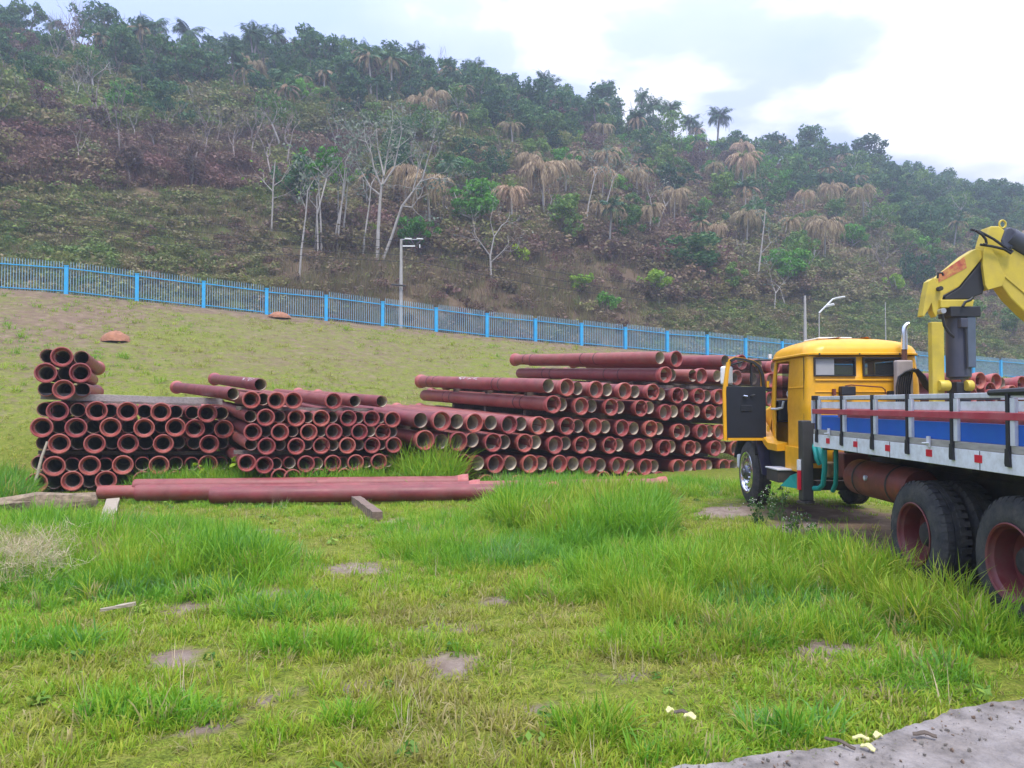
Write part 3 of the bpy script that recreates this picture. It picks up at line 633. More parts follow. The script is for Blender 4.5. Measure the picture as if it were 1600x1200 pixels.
sc_ = ptop.y / F
for dx, dz, ln in ((12, -3, 11), (30, -3, 10)):
    c = ptop + Vector((dx * sc_, -.2, -dz * sc_ * 0 - .02))
    MB().obox(c, (ln * sc_, .16, .07), (0, R(4), 0)).build('lamp_head', white_m, o_, bevel=.02)
MB().tube([ptop + Vector((0, -.2, -.05)), ptop + Vector((30 * sc_, -.2, -.05))], .025, 6).build('lamp_arm', steel, o_)
MB().obox(ptop + Vector((13 * sc_, -.25, -12 * sc_)), (19 * sc_, .08, .07)).build('light_bar', white_m, o_)
MB().obox(ptop + Vector((30 * sc_, -.25, -12 * sc_)), (.05, .05, .2)).build('camera_bracket', white_m, o_)
MB().tube([ptop + Vector((-14 * sc_, -.2, -72 * sc_)), ptop + Vector((8 * sc_, -.2, -74 * sc_))], .05, 6).build('cable_clamp', wire_m, o_)
o2, p2 = pole(1259, 462, 5.0, 'plain concrete pole behind the fence above the truck cab', 'utility pole', .12, arm=False)
lp, l2 = pole(1281, 489, 4.0, 'slim steel lamp post with white double-arm street light behind the cab', 'street lamp', .05, arm=False)
s2 = l2.y / F
for (x0, y0, x1, y1) in ((0, 0, 22, -22), (22, -22, 41, -25), (8, -9, 24, -13)):
    MB().tube([l2 + Vector((x0 * s2, 0, -y0 * s2)), l2 + Vector((x1 * s2, 0, -y1 * s2))], .06, 8).build('lamp_arm', white_m, lp, smooth=True)
MB().obox(l2 + Vector((33 * s2, 0, 24.5 * s2)), (.75, .22, .1), (0, R(-9), 0)).build('lamp_head', white_m, lp, bevel=.03)
MB().obox(l2 + Vector((17 * s2, 0, 13 * s2)), (.6, .2, .1), (0, R(-14), 0)).build('lamp_head', white_m, lp, bevel=.03)
for px, yt, dd_ in ((1385, 472, 7.0),):
    pole(px, yt, dd_, 'thin grey post carrying wires %s' % ('left of the cab-side concrete pole' if px < 1200 else 'between street light and crane'), 'post', .045, arm=False)
def wire(a, b_, sag, label):
    a, b_ = Vector(a), Vector(b_); pts = [a.lerp(b_, i / 14) - Vector((0, 0, sag * 4 * (i / 14) * (1 - i / 14))) for i in range(15)]
    tag(MB().tube(pts, .017, 4).build('power_line', wire_m, org=a), label, 'power line', 'power lines behind the fence')
for i, (y0, dz, lab) in enumerate(((297, -.1, 'topmost power line crossing the lower hillside on the left'), (318, -.5, 'second power line from the top across the left hillside'), (333, -.9, 'third power line from the top across the left hillside'), (345, -1.3, 'lowest power line across the left hillside'))):
    wire(P(-60, y0, 38.0), ptop + Vector((0, 0, dz)), .25, lab)
for i, (dz, lab) in enumerate(((-.1, 'upper wire running from lamp pole to the concrete pole behind the cab'), (-.6, 'middle wire running from lamp pole to the concrete pole behind the cab'), (-1.1, 'lowest wire running from lamp pole to the concrete pole behind the cab'))):
    wire(ptop + Vector((0, 0, dz)), p2 + Vector((0, 0, dz)), .7, lab)
    wire(p2 + Vector((0, 0, dz)), P(1700, 500 + 14 * i, p2.y + 8), .8, lab.replace('running from lamp pole to', 'running right behind the crane from'))
# ------------------------------------------------------------------ crane truck
yel = M('cab_yellow_paint', (0.86, 0.42, 0.010), 0.32, var=0.09, scale=3, dirt=(0.56, 0.29, 0.05), dirt_amt=0.35, dirt_scale=7, bump=.02, bscale=4)
cyel = M('crane_yellow_paint', (0.60, 0.46, 0.05), 0.45, var=0.10, scale=3, dirt=(0.40, 0.30, 0.08), dirt_amt=0.45, dirt_scale=5)
blk = M('black_trim', (0.022, 0.023, 0.028), 0.55, var=0.2)
dark = M('grimy_chassis', (0.030, 0.028, 0.028), 0.75, var=0.4, scale=6, dirt=(0.10, 0.07, 0.05), dirt_amt=0.6, dirt_scale=5)
trim_in = M('door_trim', (0.011, 0.014, 0.022), 0.6, var=0.15)
rubber = M('tyre_rubber', (0.036, 0.036, 0.039), 0.85, var=0.25, scale=10, bump=0.3, dirt=(0.13, 0.115, 0.095), dirt_amt=0.6, dirt_scale=6)
rim_red = M('rim_red_primer', (0.17, 0.028, 0.028), 0.5, var=0.2, scale=6, dirt=(0.16, 0.09, 0.07), dirt_amt=0.6, dirt_scale=5)
chrome = M('chrome', (0.75, 0.76, 0.78), 0.18, 0.95, var=0.06)
alum = M('painted_alloy_rail', (0.66, 0.67, 0.72), 0.5, 0.1, var=0.1, dirt=(0.36, 0.33, 0.30), dirt_amt=0.5, dirt_scale=6)
whitep = M('white_board_paint', (0.80, 0.81, 0.86), 0.5, var=0.04, dirt=(0.46, 0.42, 0.38), dirt_amt=0.5, dirt_scale=9)
redslat = M('red_slat_paint', (0.42, 0.045, 0.07), 0.5, var=0.12, dirt=(0.45, 0.2, 0.2), dirt_amt=0.4, dirt_scale=6)
bluep = M('blue_panel_paint', (0.006, 0.105, 0.50), 0.4, var=0.14, scale=2, dirt=(0.03, 0.16, 0.45), dirt_amt=0.4, dirt_scale=5)
sill = M('grey_sill_timber', (0.36, 0.33, 0.30), 0.85, var=0.2, scale=5, stretch=(6, 1, 6), bump=0.2)
reflr = M('red_reflector', (0.62, 0.02, 0.045), 0.35, var=0.1)
teal = M('teal_hose', (0.01, 0.26, 0.23), 0.4, var=0.1)
tank_m = M('oxide_red_tank', (0.20, 0.042, 0.030), 0.5, var=0.25, scale=5, dirt=(0.10, 0.06, 0.05), dirt_amt=0.6, dirt_scale=3)
slate = M('slate_cylinder_paint', (0.055, 0.060, 0.085), 0.4, var=0.12, dirt=(0.10, 0.10, 0.11), dirt_amt=0.4)
hosem = M('black_hose', (0.015, 0.015, 0.015), 0.45, var=0.1)
decal = M('faded_red_label', (0.45, 0.085, 0.055), 0.6, var=0.25, scale=25, dirt=(0.60, 0.42, 0.10), dirt_amt=0.8, dirt_scale=16)
glassm = glass('cab_glass', (0.62, 0.66, 0.68), 0.12)
greypane = M('sun_screened_pane', (0.40, 0.40, 0.40), 0.3, var=0.08)  # pale half of the rear window: reflection painted as opaque grey
mirrorm = M('mirror_back', (0.80, 0.80, 0.82), 0.3, var=0.03)

TX, TY = 5.0, 8.6
tk = thing('crane_truck', 'yellow flatbed crane truck with open cab door and blue sided bed', 'truck', (TX, TY, 0.0))
def B(name, m, mat, parent=tk, **kw): return m.build(name, mat, parent, **kw)

# ---- cab shell: rounded plan ring lofted through levels, openings left out
XL, XR, YB, YF = 4.13, 5.74, 10.74, 12.42
def ring(inset=0.0, rb=.10, rf=.24):
    x0, x1, y0, y1 = XL + inset, XR - inset, YB + inset * 1.1, YF - inset * 1.4
    rb = min(rb + inset * .5, .5); rf = min(rf + inset * .4, .5)
    pts = []
    # fixed parameter stations so that rings correspond
    for a in np.linspace(0, 1, 5): th = math.pi + a * math.pi / 2; pts.append((x0 + rb + rb * math.cos(th), y0 + rb + rb * math.sin(th)))         # rear left corner
    for xs in (4.235, 4.80, 4.92, 5.50): pts.append((min(max(xs, x0 + rb + .002), x1 - rb - .002), y0))
    for a in np.linspace(0, 1, 5): th = 1.5 * math.pi + a * math.pi / 2; pts.append((x1 - rb + rb * math.cos(th), y0 + rb + rb * math.sin(th)))    # rear right
    for ys in (11.42, 12.08): pts.append((x1, min(max(ys, y0 + rb + .002), y1 - rf - .002)))
    for a in np.linspace(0, 1, 5): th = a * math.pi / 2; pts.append((x1 - rf + rf * math.cos(th), y1 - rf + rf * math.sin(th)))                    # front right
    for xs in (4.955, 4.915): pts.append((xs, y1))
    for a in np.linspace(0, 1, 5): th = math.pi / 2 + a * math.pi / 2; pts.append((x0 + rf + rf * math.cos(th), y1 - rf + rf * math.sin(th)))       # front left
    for ys in (12.09, 11.50): pts.append((x0, min(max(ys, y0 + rb + .002), y1 - rf - .002)))
    return pts
lev = [(.84, .03), (1.12, 0), (1.58, 0), (1.66, -.008), (1.74, -.008), (1.82, 0), (2.00, .004), (2.135, .012), (2.385, .03), (2.425, .032)]
rings = [[(x, y, z) for x, y in ring(i)] for z, i in lev]; n = len(rings[0])
def seg(i): return i % n
IDX_DOOR = n - 2                   # segment between the two left stations
m = MB(); m.v = [p for r_ in rings for p in r_]
RW1, RW2, RSIDE = 5, 7, 14         # rear window segments and right door
for j in range(len(rings) - 1):
    zlo, zhi = lev[j][0], lev[j + 1][0]
    for i in range(n):
        k = (i + 1) % n
        a, b_ = rings[j][i], rings[j][k]; mxx, mxy = (a[0] + b_[0]) / 2, (a[1] + b_[1]) / 2
        left = mxx < XL + .06 and 11.5 <= mxy <= 12.1
        if left and zlo >= 1.1 and zhi <= 2.39: continue
        if mxx > XR - .06 and 11.4 < mxy < 12.1 and zlo >= 1.8 and zhi <= 2.39: continue
        if mxy < YB + .06 and zlo >= 2.13 and zhi <= 2.39 and (4.24 < mxx < 4.8 or 4.92 < mxx < 5.5): continue
        if mxy > YF - .16 and zlo >= 1.8 and zhi <= 2.39 and not (4.91 < mxx < 4.96): continue
        m.f.append((j * n + i, j * n + k, (j + 1) * n + k, (j + 1) * n + i))
cabo = B('cab_body', m, yel, smooth=True)
sm = cabo.modifiers.new('solid', 'SOLIDIFY'); sm.thickness = 0.035; sm.offset = -1
# roof: overhanging gutter and shallow dome
rl = [(2.425, .0), (2.428, -.016), (2.45, -.018), (2.46, -.004), (2.505, .006), (2.555, .03), (2.60, .08), (2.64, .16), (2.672, .27), (2.695, .41), (2.705, .62)]
m = MB(); rr = [[(x, y, z) for x, y in ring(i, .22, .36)] for z, i in rl]; m.v = [p for r_ in rr for p in r_]
for j in range(len(rr) - 1): m.f += [(j * n + i, j * n + (i + 1) % n, (j + 1) * n + (i + 1) % n, (j + 1) * n + i) for i in range(n)]
m.f.append(tuple((len(rr) - 1) * n + i for i in range(n)))
roof = B('cab_roof', m, yel, smooth=True)
hatch = M('roof_hatch_white', (0.74, 0.70, 0.60), 0.5, var=0.05)
B('roof_hatch', MB().box(4.52, 5.02, 11.3, 11.9, 2.690, 2.725), hatch, bevel=.02)
# pressed ribs on the rear wall and side
B('pressed_rib', MB().box(4.24, 5.62, YB - .012, YB + .01, 2.06, 2.085), yel, bevel=.008)
B('pressed_rib', MB().box(4.24, 5.62, YB - .012, YB + .01, 1.90, 1.915), yel, bevel=.006)
B('pressed_rib', MB().box(XL - .010, XL + .01, 10.88, 11.46, 1.965, 1.985), yel, bevel=.006)
seam = M('panel_gap', (0.05, 0.03, 0.01), 0.9)
B('panel_seam', MB().box(XL - .003, XL + .01, 10.868, 10.874, .86, 2.40), seam)
B('panel_seam', MB().box(4.16, 5.70, YB - .003, YB + .01, 2.412, 2.420), seam)
B('panel_seam', MB().box(XL - .003, XL + .01, 11.482, 11.487, .86, 1.12), seam)
for x_ in (4.30, 4.86, 5.42): B('drip_bolt', MB().lathe([(.014, .0), (.012, -.010), (.0, -.012)], (x_, YB - .012, 2.44), (0, 1, 0), 8), blk)
def frame(name, x0, x1, z0, z1, y, wd, mat, parent=tk, dy=.03):
    m = MB()
    m.box(x0 - wd, x1 + wd, y - dy, y + .01, z1, z1 + wd); m.box(x0 - wd, x1 + wd, y - dy, y + .01, z0 - wd, z0)
    m.box(x0 - wd, x0, y - dy, y + .01, z0, z1); m.box(x1, x1 + wd, y - dy, y + .01, z0, z1)
    return B(name, m, mat, parent)
for x0, x1, split in ((4.245, 4.79, True), (4.93, 5.49, False)):
    f_ = frame('rear_window', x0, x1, 2.145, 2.375, YB + .012, .018, blk)
    if split:
        B('screened_pane', MB().box(x0, (x0 + x1) / 2, YB + .022, YB + .032, 2.145, 2.375), greypane, f_)
        B('pane', MB().box((x0 + x1) / 2, x1, YB + .022, YB + .030, 2.145, 2.375), glassm, f_)
    else: B('pane', MB().box(x0, x1, YB + .022, YB + .030, 2.145, 2.375), glassm, f_)
# windscreen with centre bar
f_ = B('windscreen', MB().box(4.36, 4.91, YF - .045, YF - .035, 1.84, 2.37).box(4.96, 5.51, YF - .045, YF - .035, 1.84, 2.37), glassm)
B('side_window', MB().box(XR - .03, XR - .022, 11.43, 12.07, 1.83, 2.37), glassm)
# inside
B('cab_floor', MB().box(XL + .05, XR - .05, YB + .05, YF - .05, 1.02, 1.06), dark)
B('seat', MB().box(4.28, 4.78, 10.98, 11.45, 1.08, 1.42).box(4.28, 4.78, 10.86, 11.0, 1.4, 1.98), blk, bevel=.05)
B('seat', MB().box(4.98, 5.62, 10.98, 11.45, 1.08, 1.42).box(4.98, 5.62, 10.86, 11.0, 1.4, 1.98), blk, bevel=.05)
B('dashboard', MB().box(XL + .06, XR - .06, 12.10, 12.36, 1.45, 1.80), blk, bevel=.04)
B('engine_cover', MB().box(4.78, 5.1, 11.4, 12.2, 1.06, 1.45), M('brown_cover', (0.06, 0.03, 0.025), 0.8), bevel=.05)
m = MB(); c = Vector((4.50, 11.92, 1.86)); ax = Vector((0, -.55, .83)); u = ax.orthogonal().normalized(); w_ = ax.cross(u)
m.tube([c + (u * math.cos(a) + w_ * math.sin(a)) * .22 for a in np.linspace(0, 2 * math.pi, 25)], .014, 6)
m.tube([c, c + Vector((0, .22, -.42))], .02, 6); m.tube([c - u * .22, c + u * .22], .012, 5)
B('steering_wheel', m, M('ivory_wheel', (0.5, 0.48, 0.44), 0.4), smooth=True)
B('door_check_arm', MB().tube([(4.09, 12.10, 1.66), (4.12, 11.95, 1.66), (4.16, 11.82, 1.68), (4.17, 11.80, 1.78)], .018, 6), alum, smooth=True)
# nose, wings, bumper
m = MB(); prof = [(12.40, .86, 1.80), (12.9, .86, 1.76), (13.25, .88, 1.66), (13.42, .92, 1.50), (13.46, .98, 1.2)]
hw = [.76, .74, .70, .64, .60]; sec = []
for (y, zl, zh), h_ in zip(prof, hw):
    ps = [(-h_, zl), (-h_, zl + (zh - zl) * .6), (-h_ * .93, zl + (zh - zl) * .86), (-h_ * .7, zh), (0, zh + .03), (h_ * .7, zh), (h_ * .93, zl + (zh - zl) * .86), (h_, zl + (zh - zl) * .6), (h_, zl)]
    sec.append([(4.935 + a, y, z) for a, z in ps])
for s_ in sec: m.v += s_
k_ = len(sec[0])
for j in range(len(sec) - 1): m.f += [(j * k_ + i, j * k_ + i + 1, (j + 1) * k_ + i + 1, (j + 1) * k_ + i) for i in range(k_ - 1)]
m.f.append(tuple((len(sec) - 1) * k_ + i for i in range(k_)))
B('bonnet', m, yel, smooth=True)
B('bumper', MB().box(3.95, 5.92, 13.42, 13.54, .62, .86), whitep, bevel=.03)
for x in (4.32, 5.55): B('headlight', MB().lathe([(.0, .03), (.07, .025), (.10, 0), (.11, -.05)], (x, 13.47, 1.08), (0, 1, 0), 16), chrome, smooth=True)
WY, WZ = 13.0, .60                         # front axle
def arch(x0, x1, r0, r1, a0, a1, name, mat, n_=14):
    m = MB()
    for i in range(n_ + 1):
        a = R(a0 + (a1 - a0) * i / n_); cy_, cz_ = math.cos(a), math.sin(a)
        m.v += [(x0, WY + r0 * cy_, WZ + r0 * cz_), (x1, WY + r0 * cy_, WZ + r0 * cz_), (x1, WY + r1 * cy_, WZ + r1 * cz_), (x0, WY + r1 * cy_, WZ + r1 * cz_)]
    m.f += [(i * 4 + k, i * 4 + (k + 1) % 4, i * 4 + 4 + (k + 1) % 4, i * 4 + 4 + k) for i in range(n_) for k in range(4)] + [(3, 2, 1, 0), tuple(n_ * 4 + k for k in range(4))]
    return B(name, m, mat)
for x0, x1 in ((3.93, 4.30), (5.57, 5.94)):
    s_ = 1 if x0 < 5 else -1
    arch(x0, x0 + .37, .62, .66, 18, 150, 'mudguard', blk)
# lower body behind the wheel
B('wing_panel', MB().prism([(4.125, 11.57, .76), (4.125, 11.57, 1.118), (4.125, 12.2, 1.118), (4.125, 12.5, 1.30), (4.125, 12.5, .95), (4.125, 12.2, .76)], (.05, 0, 0)), blk)
B('rocker_panel', MB().box(4.10, 4.16, 10.78, 11.56, .76, 1.118), yel, bevel=.01)
m = MB(); pts = [(12.95, 1.40), (12.74, 1.41), (12.58, 1.35), (12.36, 1.22), (12.15, 1.10), (11.98, 1.035), (11.56, 1.03)]
for y, z in pts: m.v += [(3.98, y, z), (4.14, y, z + .01), (4.14, y, z + .13), (3.98, y, z + .10)]
m.f += [(i * 4 + k, i * 4 + (k + 1) % 4, i * 4 + 4 + (k + 1) % 4, i * 4 + 4 + k) for i in range(len(pts) - 1) for k in range(4)] + [(3, 2, 1, 0), tuple((len(pts) - 1) * 4 + k for k in range(4))]
B('wing_edge', m, yel)
flapm = M('mud_flap', (0.045, 0.043, 0.085), 0.3, var=0.2)
B('mud_flap', MB().prism([(3.92, 12.42, 1.34), (4.08, 12.40, 1.34), (4.16, 12.36, 1.10), (4.18, 12.32, .80), (4.10, 12.28, .58), (3.99, 12.28, .62), (3.95, 12.34, .95)], (0, .02, 0)), flapm)
B('step', MB().box(3.90, 4.22, 11.30, 11.80, .585, .76), dark, bevel=.01)
B('step_plate', MB().box(3.885, 4.23, 11.28, 11.82, .762, .785), alum, bevel=.006)
# open door, swung forward square to the cab
DY = 12.17
outer = [(3.385, 1.17), (3.36, 1.45), (3.37, 1.95), (3.41, 2.30), (3.455, 2.45), (3.54, 2.49), (3.70, 2.47), (3.85, 2.43), (3.95, 2.36), (4.01, 2.22), (4.03, 2.0), (4.03, 1.6), (4.03, 1.17)]
door = B('door', MB().prism([(x, DY + .035, z) for x, z in [p for p in outer if p[1] < 1.99] [:3] + [(3.372, 2.0), (4.03, 2.0)] + [(4.03, 1.6), (4.03, 1.17)]], (0, .05, 0)), yel, bevel=.008)
win_o = [(3.372, 2.0), (3.41, 2.30), (3.455, 2.45), (3.54, 2.49), (3.70, 2.47), (3.85, 2.43), (3.95, 2.36), (4.01, 2.22), (4.03, 2.0)]
win_i = [(3.43, 2.02), (3.455, 2.28), (3.485, 2.40), (3.55, 2.44), (3.69, 2.425), (3.82, 2.385), (3.905, 2.32), (3.955, 2.20), (3.965, 2.02)]
def band(a, b_, y0, dy, name, mat, parent, lift=0):
    m = MB(); k = len(a)
    for (xa, za), (xb, zb) in zip(a, b_): m.v += [(xa, y0, za), (xb, y0, zb), (xb, y0 + dy, zb), (xa, y0 + dy, za)]
    m.f += [(i * 4 + q, i * 4 + (q + 1) % 4, i * 4 + 4 + (q + 1) % 4, i * 4 + 4 + q) for i in range(k - 1) for q in range(4)] + [(3, 2, 1, 0), tuple((k - 1) * 4 + q for q in range(4))]
    return B(name, m, mat, parent)
band(win_o, win_i, DY + .03, .05, 'window_frame', yel, door)
mid_o = [((a[0] * .8 + b_[0] * .2), (a[1] * .8 + b_[1] * .2)) for a, b_ in zip(win_o, win_i)]
band([p for p in mid_o][2:], win_i[2:], DY - .002, .032, 'window_frame', blk, door)
B('door_trim', MB().prism([(3.402, DY, 1.20), (3.394, DY, 1.95), (3.40, DY, 2.015), (4.025, DY, 2.015), (4.025, DY, 1.205)], (0, .034, 0)), trim_in, door, bevel=.008)
B('door_edge', MB().prism([(3.352, DY - .008, 1.16), (3.342, DY - .008, 1.95), (3.405, DY - .008, 2.40), (3.445, DY - .008, 2.40), (3.39, DY - .008, 1.95), (3.40, DY - .008, 1.20), (3.40, DY - .008, 1.16)], (0, .042, 0)), yel, door)
B('door_edge', MB().box(3.416, 4.02, DY - .006, DY + .034, 1.16, 1.20), yel, door)
B('window_pane', MB().box(3.44, 3.80, DY + .05, DY + .056, 2.02, 2.40), glass('door_glass', (.8, .84, .85), .02), door)
B('vent_pane', MB().box(3.815, 3.955, DY + .048, DY + .054, 2.02, 2.33), glass('vent_glass', (.62, .6, .62), .28), door)
B('window_bar', MB().box(3.795, 3.818, DY + .02, DY + .07, 2.02, 2.39), blk, door)
B('handle', MB().tube([(3.66, DY - .03, 1.865), (3.72, DY - .035, 1.855)], .016, 6).tube([(3.67, DY + .0, 1.86), (3.67, DY - .03, 1.865)], .012, 6), chrome, door)
B('window_winder', MB().tube([(3.79, DY - .03, 1.87), (3.84, DY - .035, 1.88)], .012, 6).tube([(3.79, DY, 1.87), (3.79, DY - .03, 1.87)], .016, 6), blk, door)
B('door_pocket', MB().box(3.62, 3.80, DY - .012, DY + .002, 1.62, 1.72), trim_in, door, bevel=.006)
for z in (1.35, 2.05): B('hinge', MB().tube([(4.05, 12.15, z - .05), (4.05, 12.15, z + .05)], .022, 8), yel, door)
m = MB().obox((3.50, 12.52, 2.20), (.20, .06, .30), (0, 0, 0)); mi = B('side_mirror', m, mirrorm, bevel=.03)
B('mirror_arm', MB().tube([(3.52, 12.50, 2.36), (3.8, 12.42, 2.44), (4.15, 12.3, 2.44)], .014, 6).tube([(3.52, 12.5, 2.05), (3.85, 12.4, 1.98), (4.15, 12.3, 1.95)], .014, 6), blk, mi)
B('grab_light', MB().obox((4.08, 12.14, 2.49), (.04, .05, .07)), whitep)

# ---- chassis
B('chassis_rail', MB().box(4.60, 4.70, 3.2, 13.2, .78, 1.02), dark)
B('chassis_rail', MB().box(5.30, 5.40, 3.2, 13.2, .78, 1.02), dark)
for y in (3.4, 5.2, 6.75, 8.4, 10.2): B('cross_member', MB().box(4.70, 5.30, y - .06, y + .06, .80, .98), dark)
B('subframe_beam', MB().box(4.62, 4.72, 3.2, 10.4, 1.02, 1.17), dark)
B('subframe_beam', MB().box(5.28, 5.38, 3.2, 10.4, 1.02, 1.17), dark)
for y in np.arange(3.5, 9.7, .6): B('floor_bearer', MB().box(3.86, 6.14, y - .04, y + .04, 1.172, 1.238), dark)
B('bed_floor', MB().box(3.835, 6.165, 3.2, 9.68, 1.24, 1.335), sill)
B('front_axle', MB().tube([(4.2, WY, .52), (5.68, WY, .52)], .07, 8), dark)
for y in (7.50, 6.05): B('rear_axle', MB().tube([(4.1, y, .50), (4.86, y, .50), (4.9, y, .50), (5.1, y, .50), (5.14, y, .50), (5.9, y, .50)], [.08, .09, .2, .2, .09, .08], 12), dark, smooth=True)
B('engine_block', MB().box(4.72, 5.28, 11.6, 13.0, .55, 1.0), dark, bevel=.04)
for y in (7.5, 6.05): B('leaf_spring', MB().box(4.55, 4.63, y - .55, y + .55, .60, .70).box(5.37, 5.45, y - .55, y + .55, .60, .70), dark)
# wheels -------------------------------------------------------------------
def tyre_mesh(name, r, wd, rim_r):
    """axis +X, outer face at x = 0"""
    s = wd; prof = [(rim_r - .01, .015), (rim_r + .03, .002), (r - .16, -.004), (r - .07, .008), (r - .022, .028), (r, .055), (r, s * .40), (r - .012, s * .41), (r - .012, s * .46), (r, s * .47), (r, s - .055), (r - .022, s - .028), (r - .07, s - .008), (rim_r + .03, s), (rim_r - .01, s - .015)]
    m = MB().lathe(prof, (0, 0, 0), (1, 0, 0), 48, loop=False)
    nl = 40
    for i in range(nl):
        a0 = 2 * math.pi * i / nl; a1 = a0 + 2 * math.pi / nl * .62
        for x0, x1, of in ((.006, s * .39, 0), (s * .48, s - .006, .5)):
            b0, b1 = a0 + of * 2 * math.pi / nl, a1 + of * 2 * math.pi / nl; q = []
            for a in (b0, b1):
                for x, rr_ in ((x0 + .012, r - .035), (x0 + .04, r + .005), (x1, r + .007), (x1, r - .02)): q.append((x, rr_ * math.cos(a), rr_ * math.sin(a)))
            m.add(q, [(0, 1, 2, 3), (7, 6, 5, 4), (0, 4, 5, 1), (1, 5, 6, 2), (2, 6, 7, 3)])
    me = bpy.data.meshes.new(name); me.from_pydata(m.v, [], m.f); me.update(); me.materials.append(rubber)
    import bmesh
    bm = bmesh.new(); bm.from_mesh(me); bmesh.ops.recalc_face_normals(bm, faces=bm.faces); bm.to_mesh(me); bm.free()
    me.polygons.foreach_set('use_smooth', [True] * len(me.polygons)); me.set_sharp_from_angle(angle=R(35))
    return me
def lathe_mesh(name, prof, mat, n_=40):
    m = MB().lathe(prof, (0, 0, 0), (1, 0, 0), n_); me = bpy.data.meshes.new(name); me.from_pydata(m.v, [], m.f); me.update(); me.materials.append(mat)
    me.polygons.foreach_set('use_smooth', [True] * len(me.polygons)); me.set_sharp_from_angle(angle=R(40)); return me
ty_r = tyre_mesh('tyre', .515, .27, .295); ty_f = tyre_mesh('tyre', .525, .25, .335)
rim_deep = lathe_mesh('rim', [(.30, .012), (.312, -.004), (.302, -.010), (.288, .0), (.283, .03), (.268, .045), (.262, .20), (.20, .215), (.12, .205)], rim_red)
hub_m = lathe_mesh('hub', [(.125, .21), (.122, .14), (.10, .11), (.07, .10), (.0, .10)], dark)
rim_back = lathe_mesh('rim', [(.30, .012), (.312, .004), (.29, .02), (.27, .06), (.265, .24), (.0, .24)], rim_red)
rim_chr = lathe_mesh('rim', [(.340, .012), (.352, -.004), (.338, -.012), (.318, .0), (.308, .03), (.30, .065), (.268, .04), (.225, .010), (.185, .008), (.168, .03), (.13, .038)], chrome)
hub_f = lathe_mesh('hub', [(.132, .038), (.128, -.015), (.105, -.04), (.07, -.046), (.065, -.07), (.0, -.072)], M('hub_steel', (0.16, 0.17, 0.19), 0.35, 0.7, var=.2))
def hub_part(parent, x, mat, holes, nuts):
    m = MB()
    for i in range(holes):
        a = 2 * math.pi * i / holes; c = Vector((x + .022, .246 * math.cos(a), .246 * math.sin(a)))
        m.lathe([(.040, -.004), (.034, .006), (.0, .012)], c, (-.82, -.3 * math.cos(a), -.3 * math.sin(a)), 10)
    if holes: o_ = MB(); o_.v, o_.f = m.v, m.f; ob = o_.build('vent_hole', blk, org=(0, 0, 0)); ob.parent = parent; ob['kind'] = 'stuff'
    for i in range(nuts):
        a = 2 * math.pi * (i + .5) / nuts; m2 = MB().lathe([(.016, .02), (.016, -.02), (.0, -.024)], (x, .135 * math.cos(a), .135 * math.sin(a)), (1, 0, 0), 6)
        ob = m2.build('wheel_nut', mat, org=(0, 0, 0)); ob.parent = parent
def wheel(x, y, z, tyre, rim, mirror=False, chromey=False, simple=False):
    w_ = bpy.data.objects.new('wheel', None); COL.objects.link(w_); w_.parent = tk; w_.location = (x - TX, y - TY, z)
    w_.rotation_euler = (random.uniform(0, 6.28), 0, math.pi if mirror else 0)
    for nm, me in (('tyre', tyre), ('rim', rim)):
        o_ = bpy.data.objects.new(nm, me); COL.objects.link(o_); o_.parent = w_
    if chromey:
        hub_part(w_, .012, chrome, 10, 10); o_ = bpy.data.objects.new('hub', hub_f); COL.objects.link(o_); o_.parent = w_
    elif not simple:
        hub_part(w_, .20, dark, 0, 8); o_ = bpy.data.objects.new('hub', hub_m); COL.objects.link(o_); o_.parent = w_
    return w_
wheel(3.96, WY, .585, ty_f, rim_chr, chromey=True); wheel(5.90, WY, .585, ty_f, rim_chr, mirror=True, simple=True)
for y, z in ((7.50, .475), (6.05, .50)):
    wheel(3.90, y, z, ty_r, rim_deep); wheel(4.20, y, z, ty_r, rim_back, simple=True)
    wheel(6.10, y, z, ty_r, rim_deep, mirror=True); wheel(5.80, y, z, ty_r, rim_back, mirror=True, simple=True)
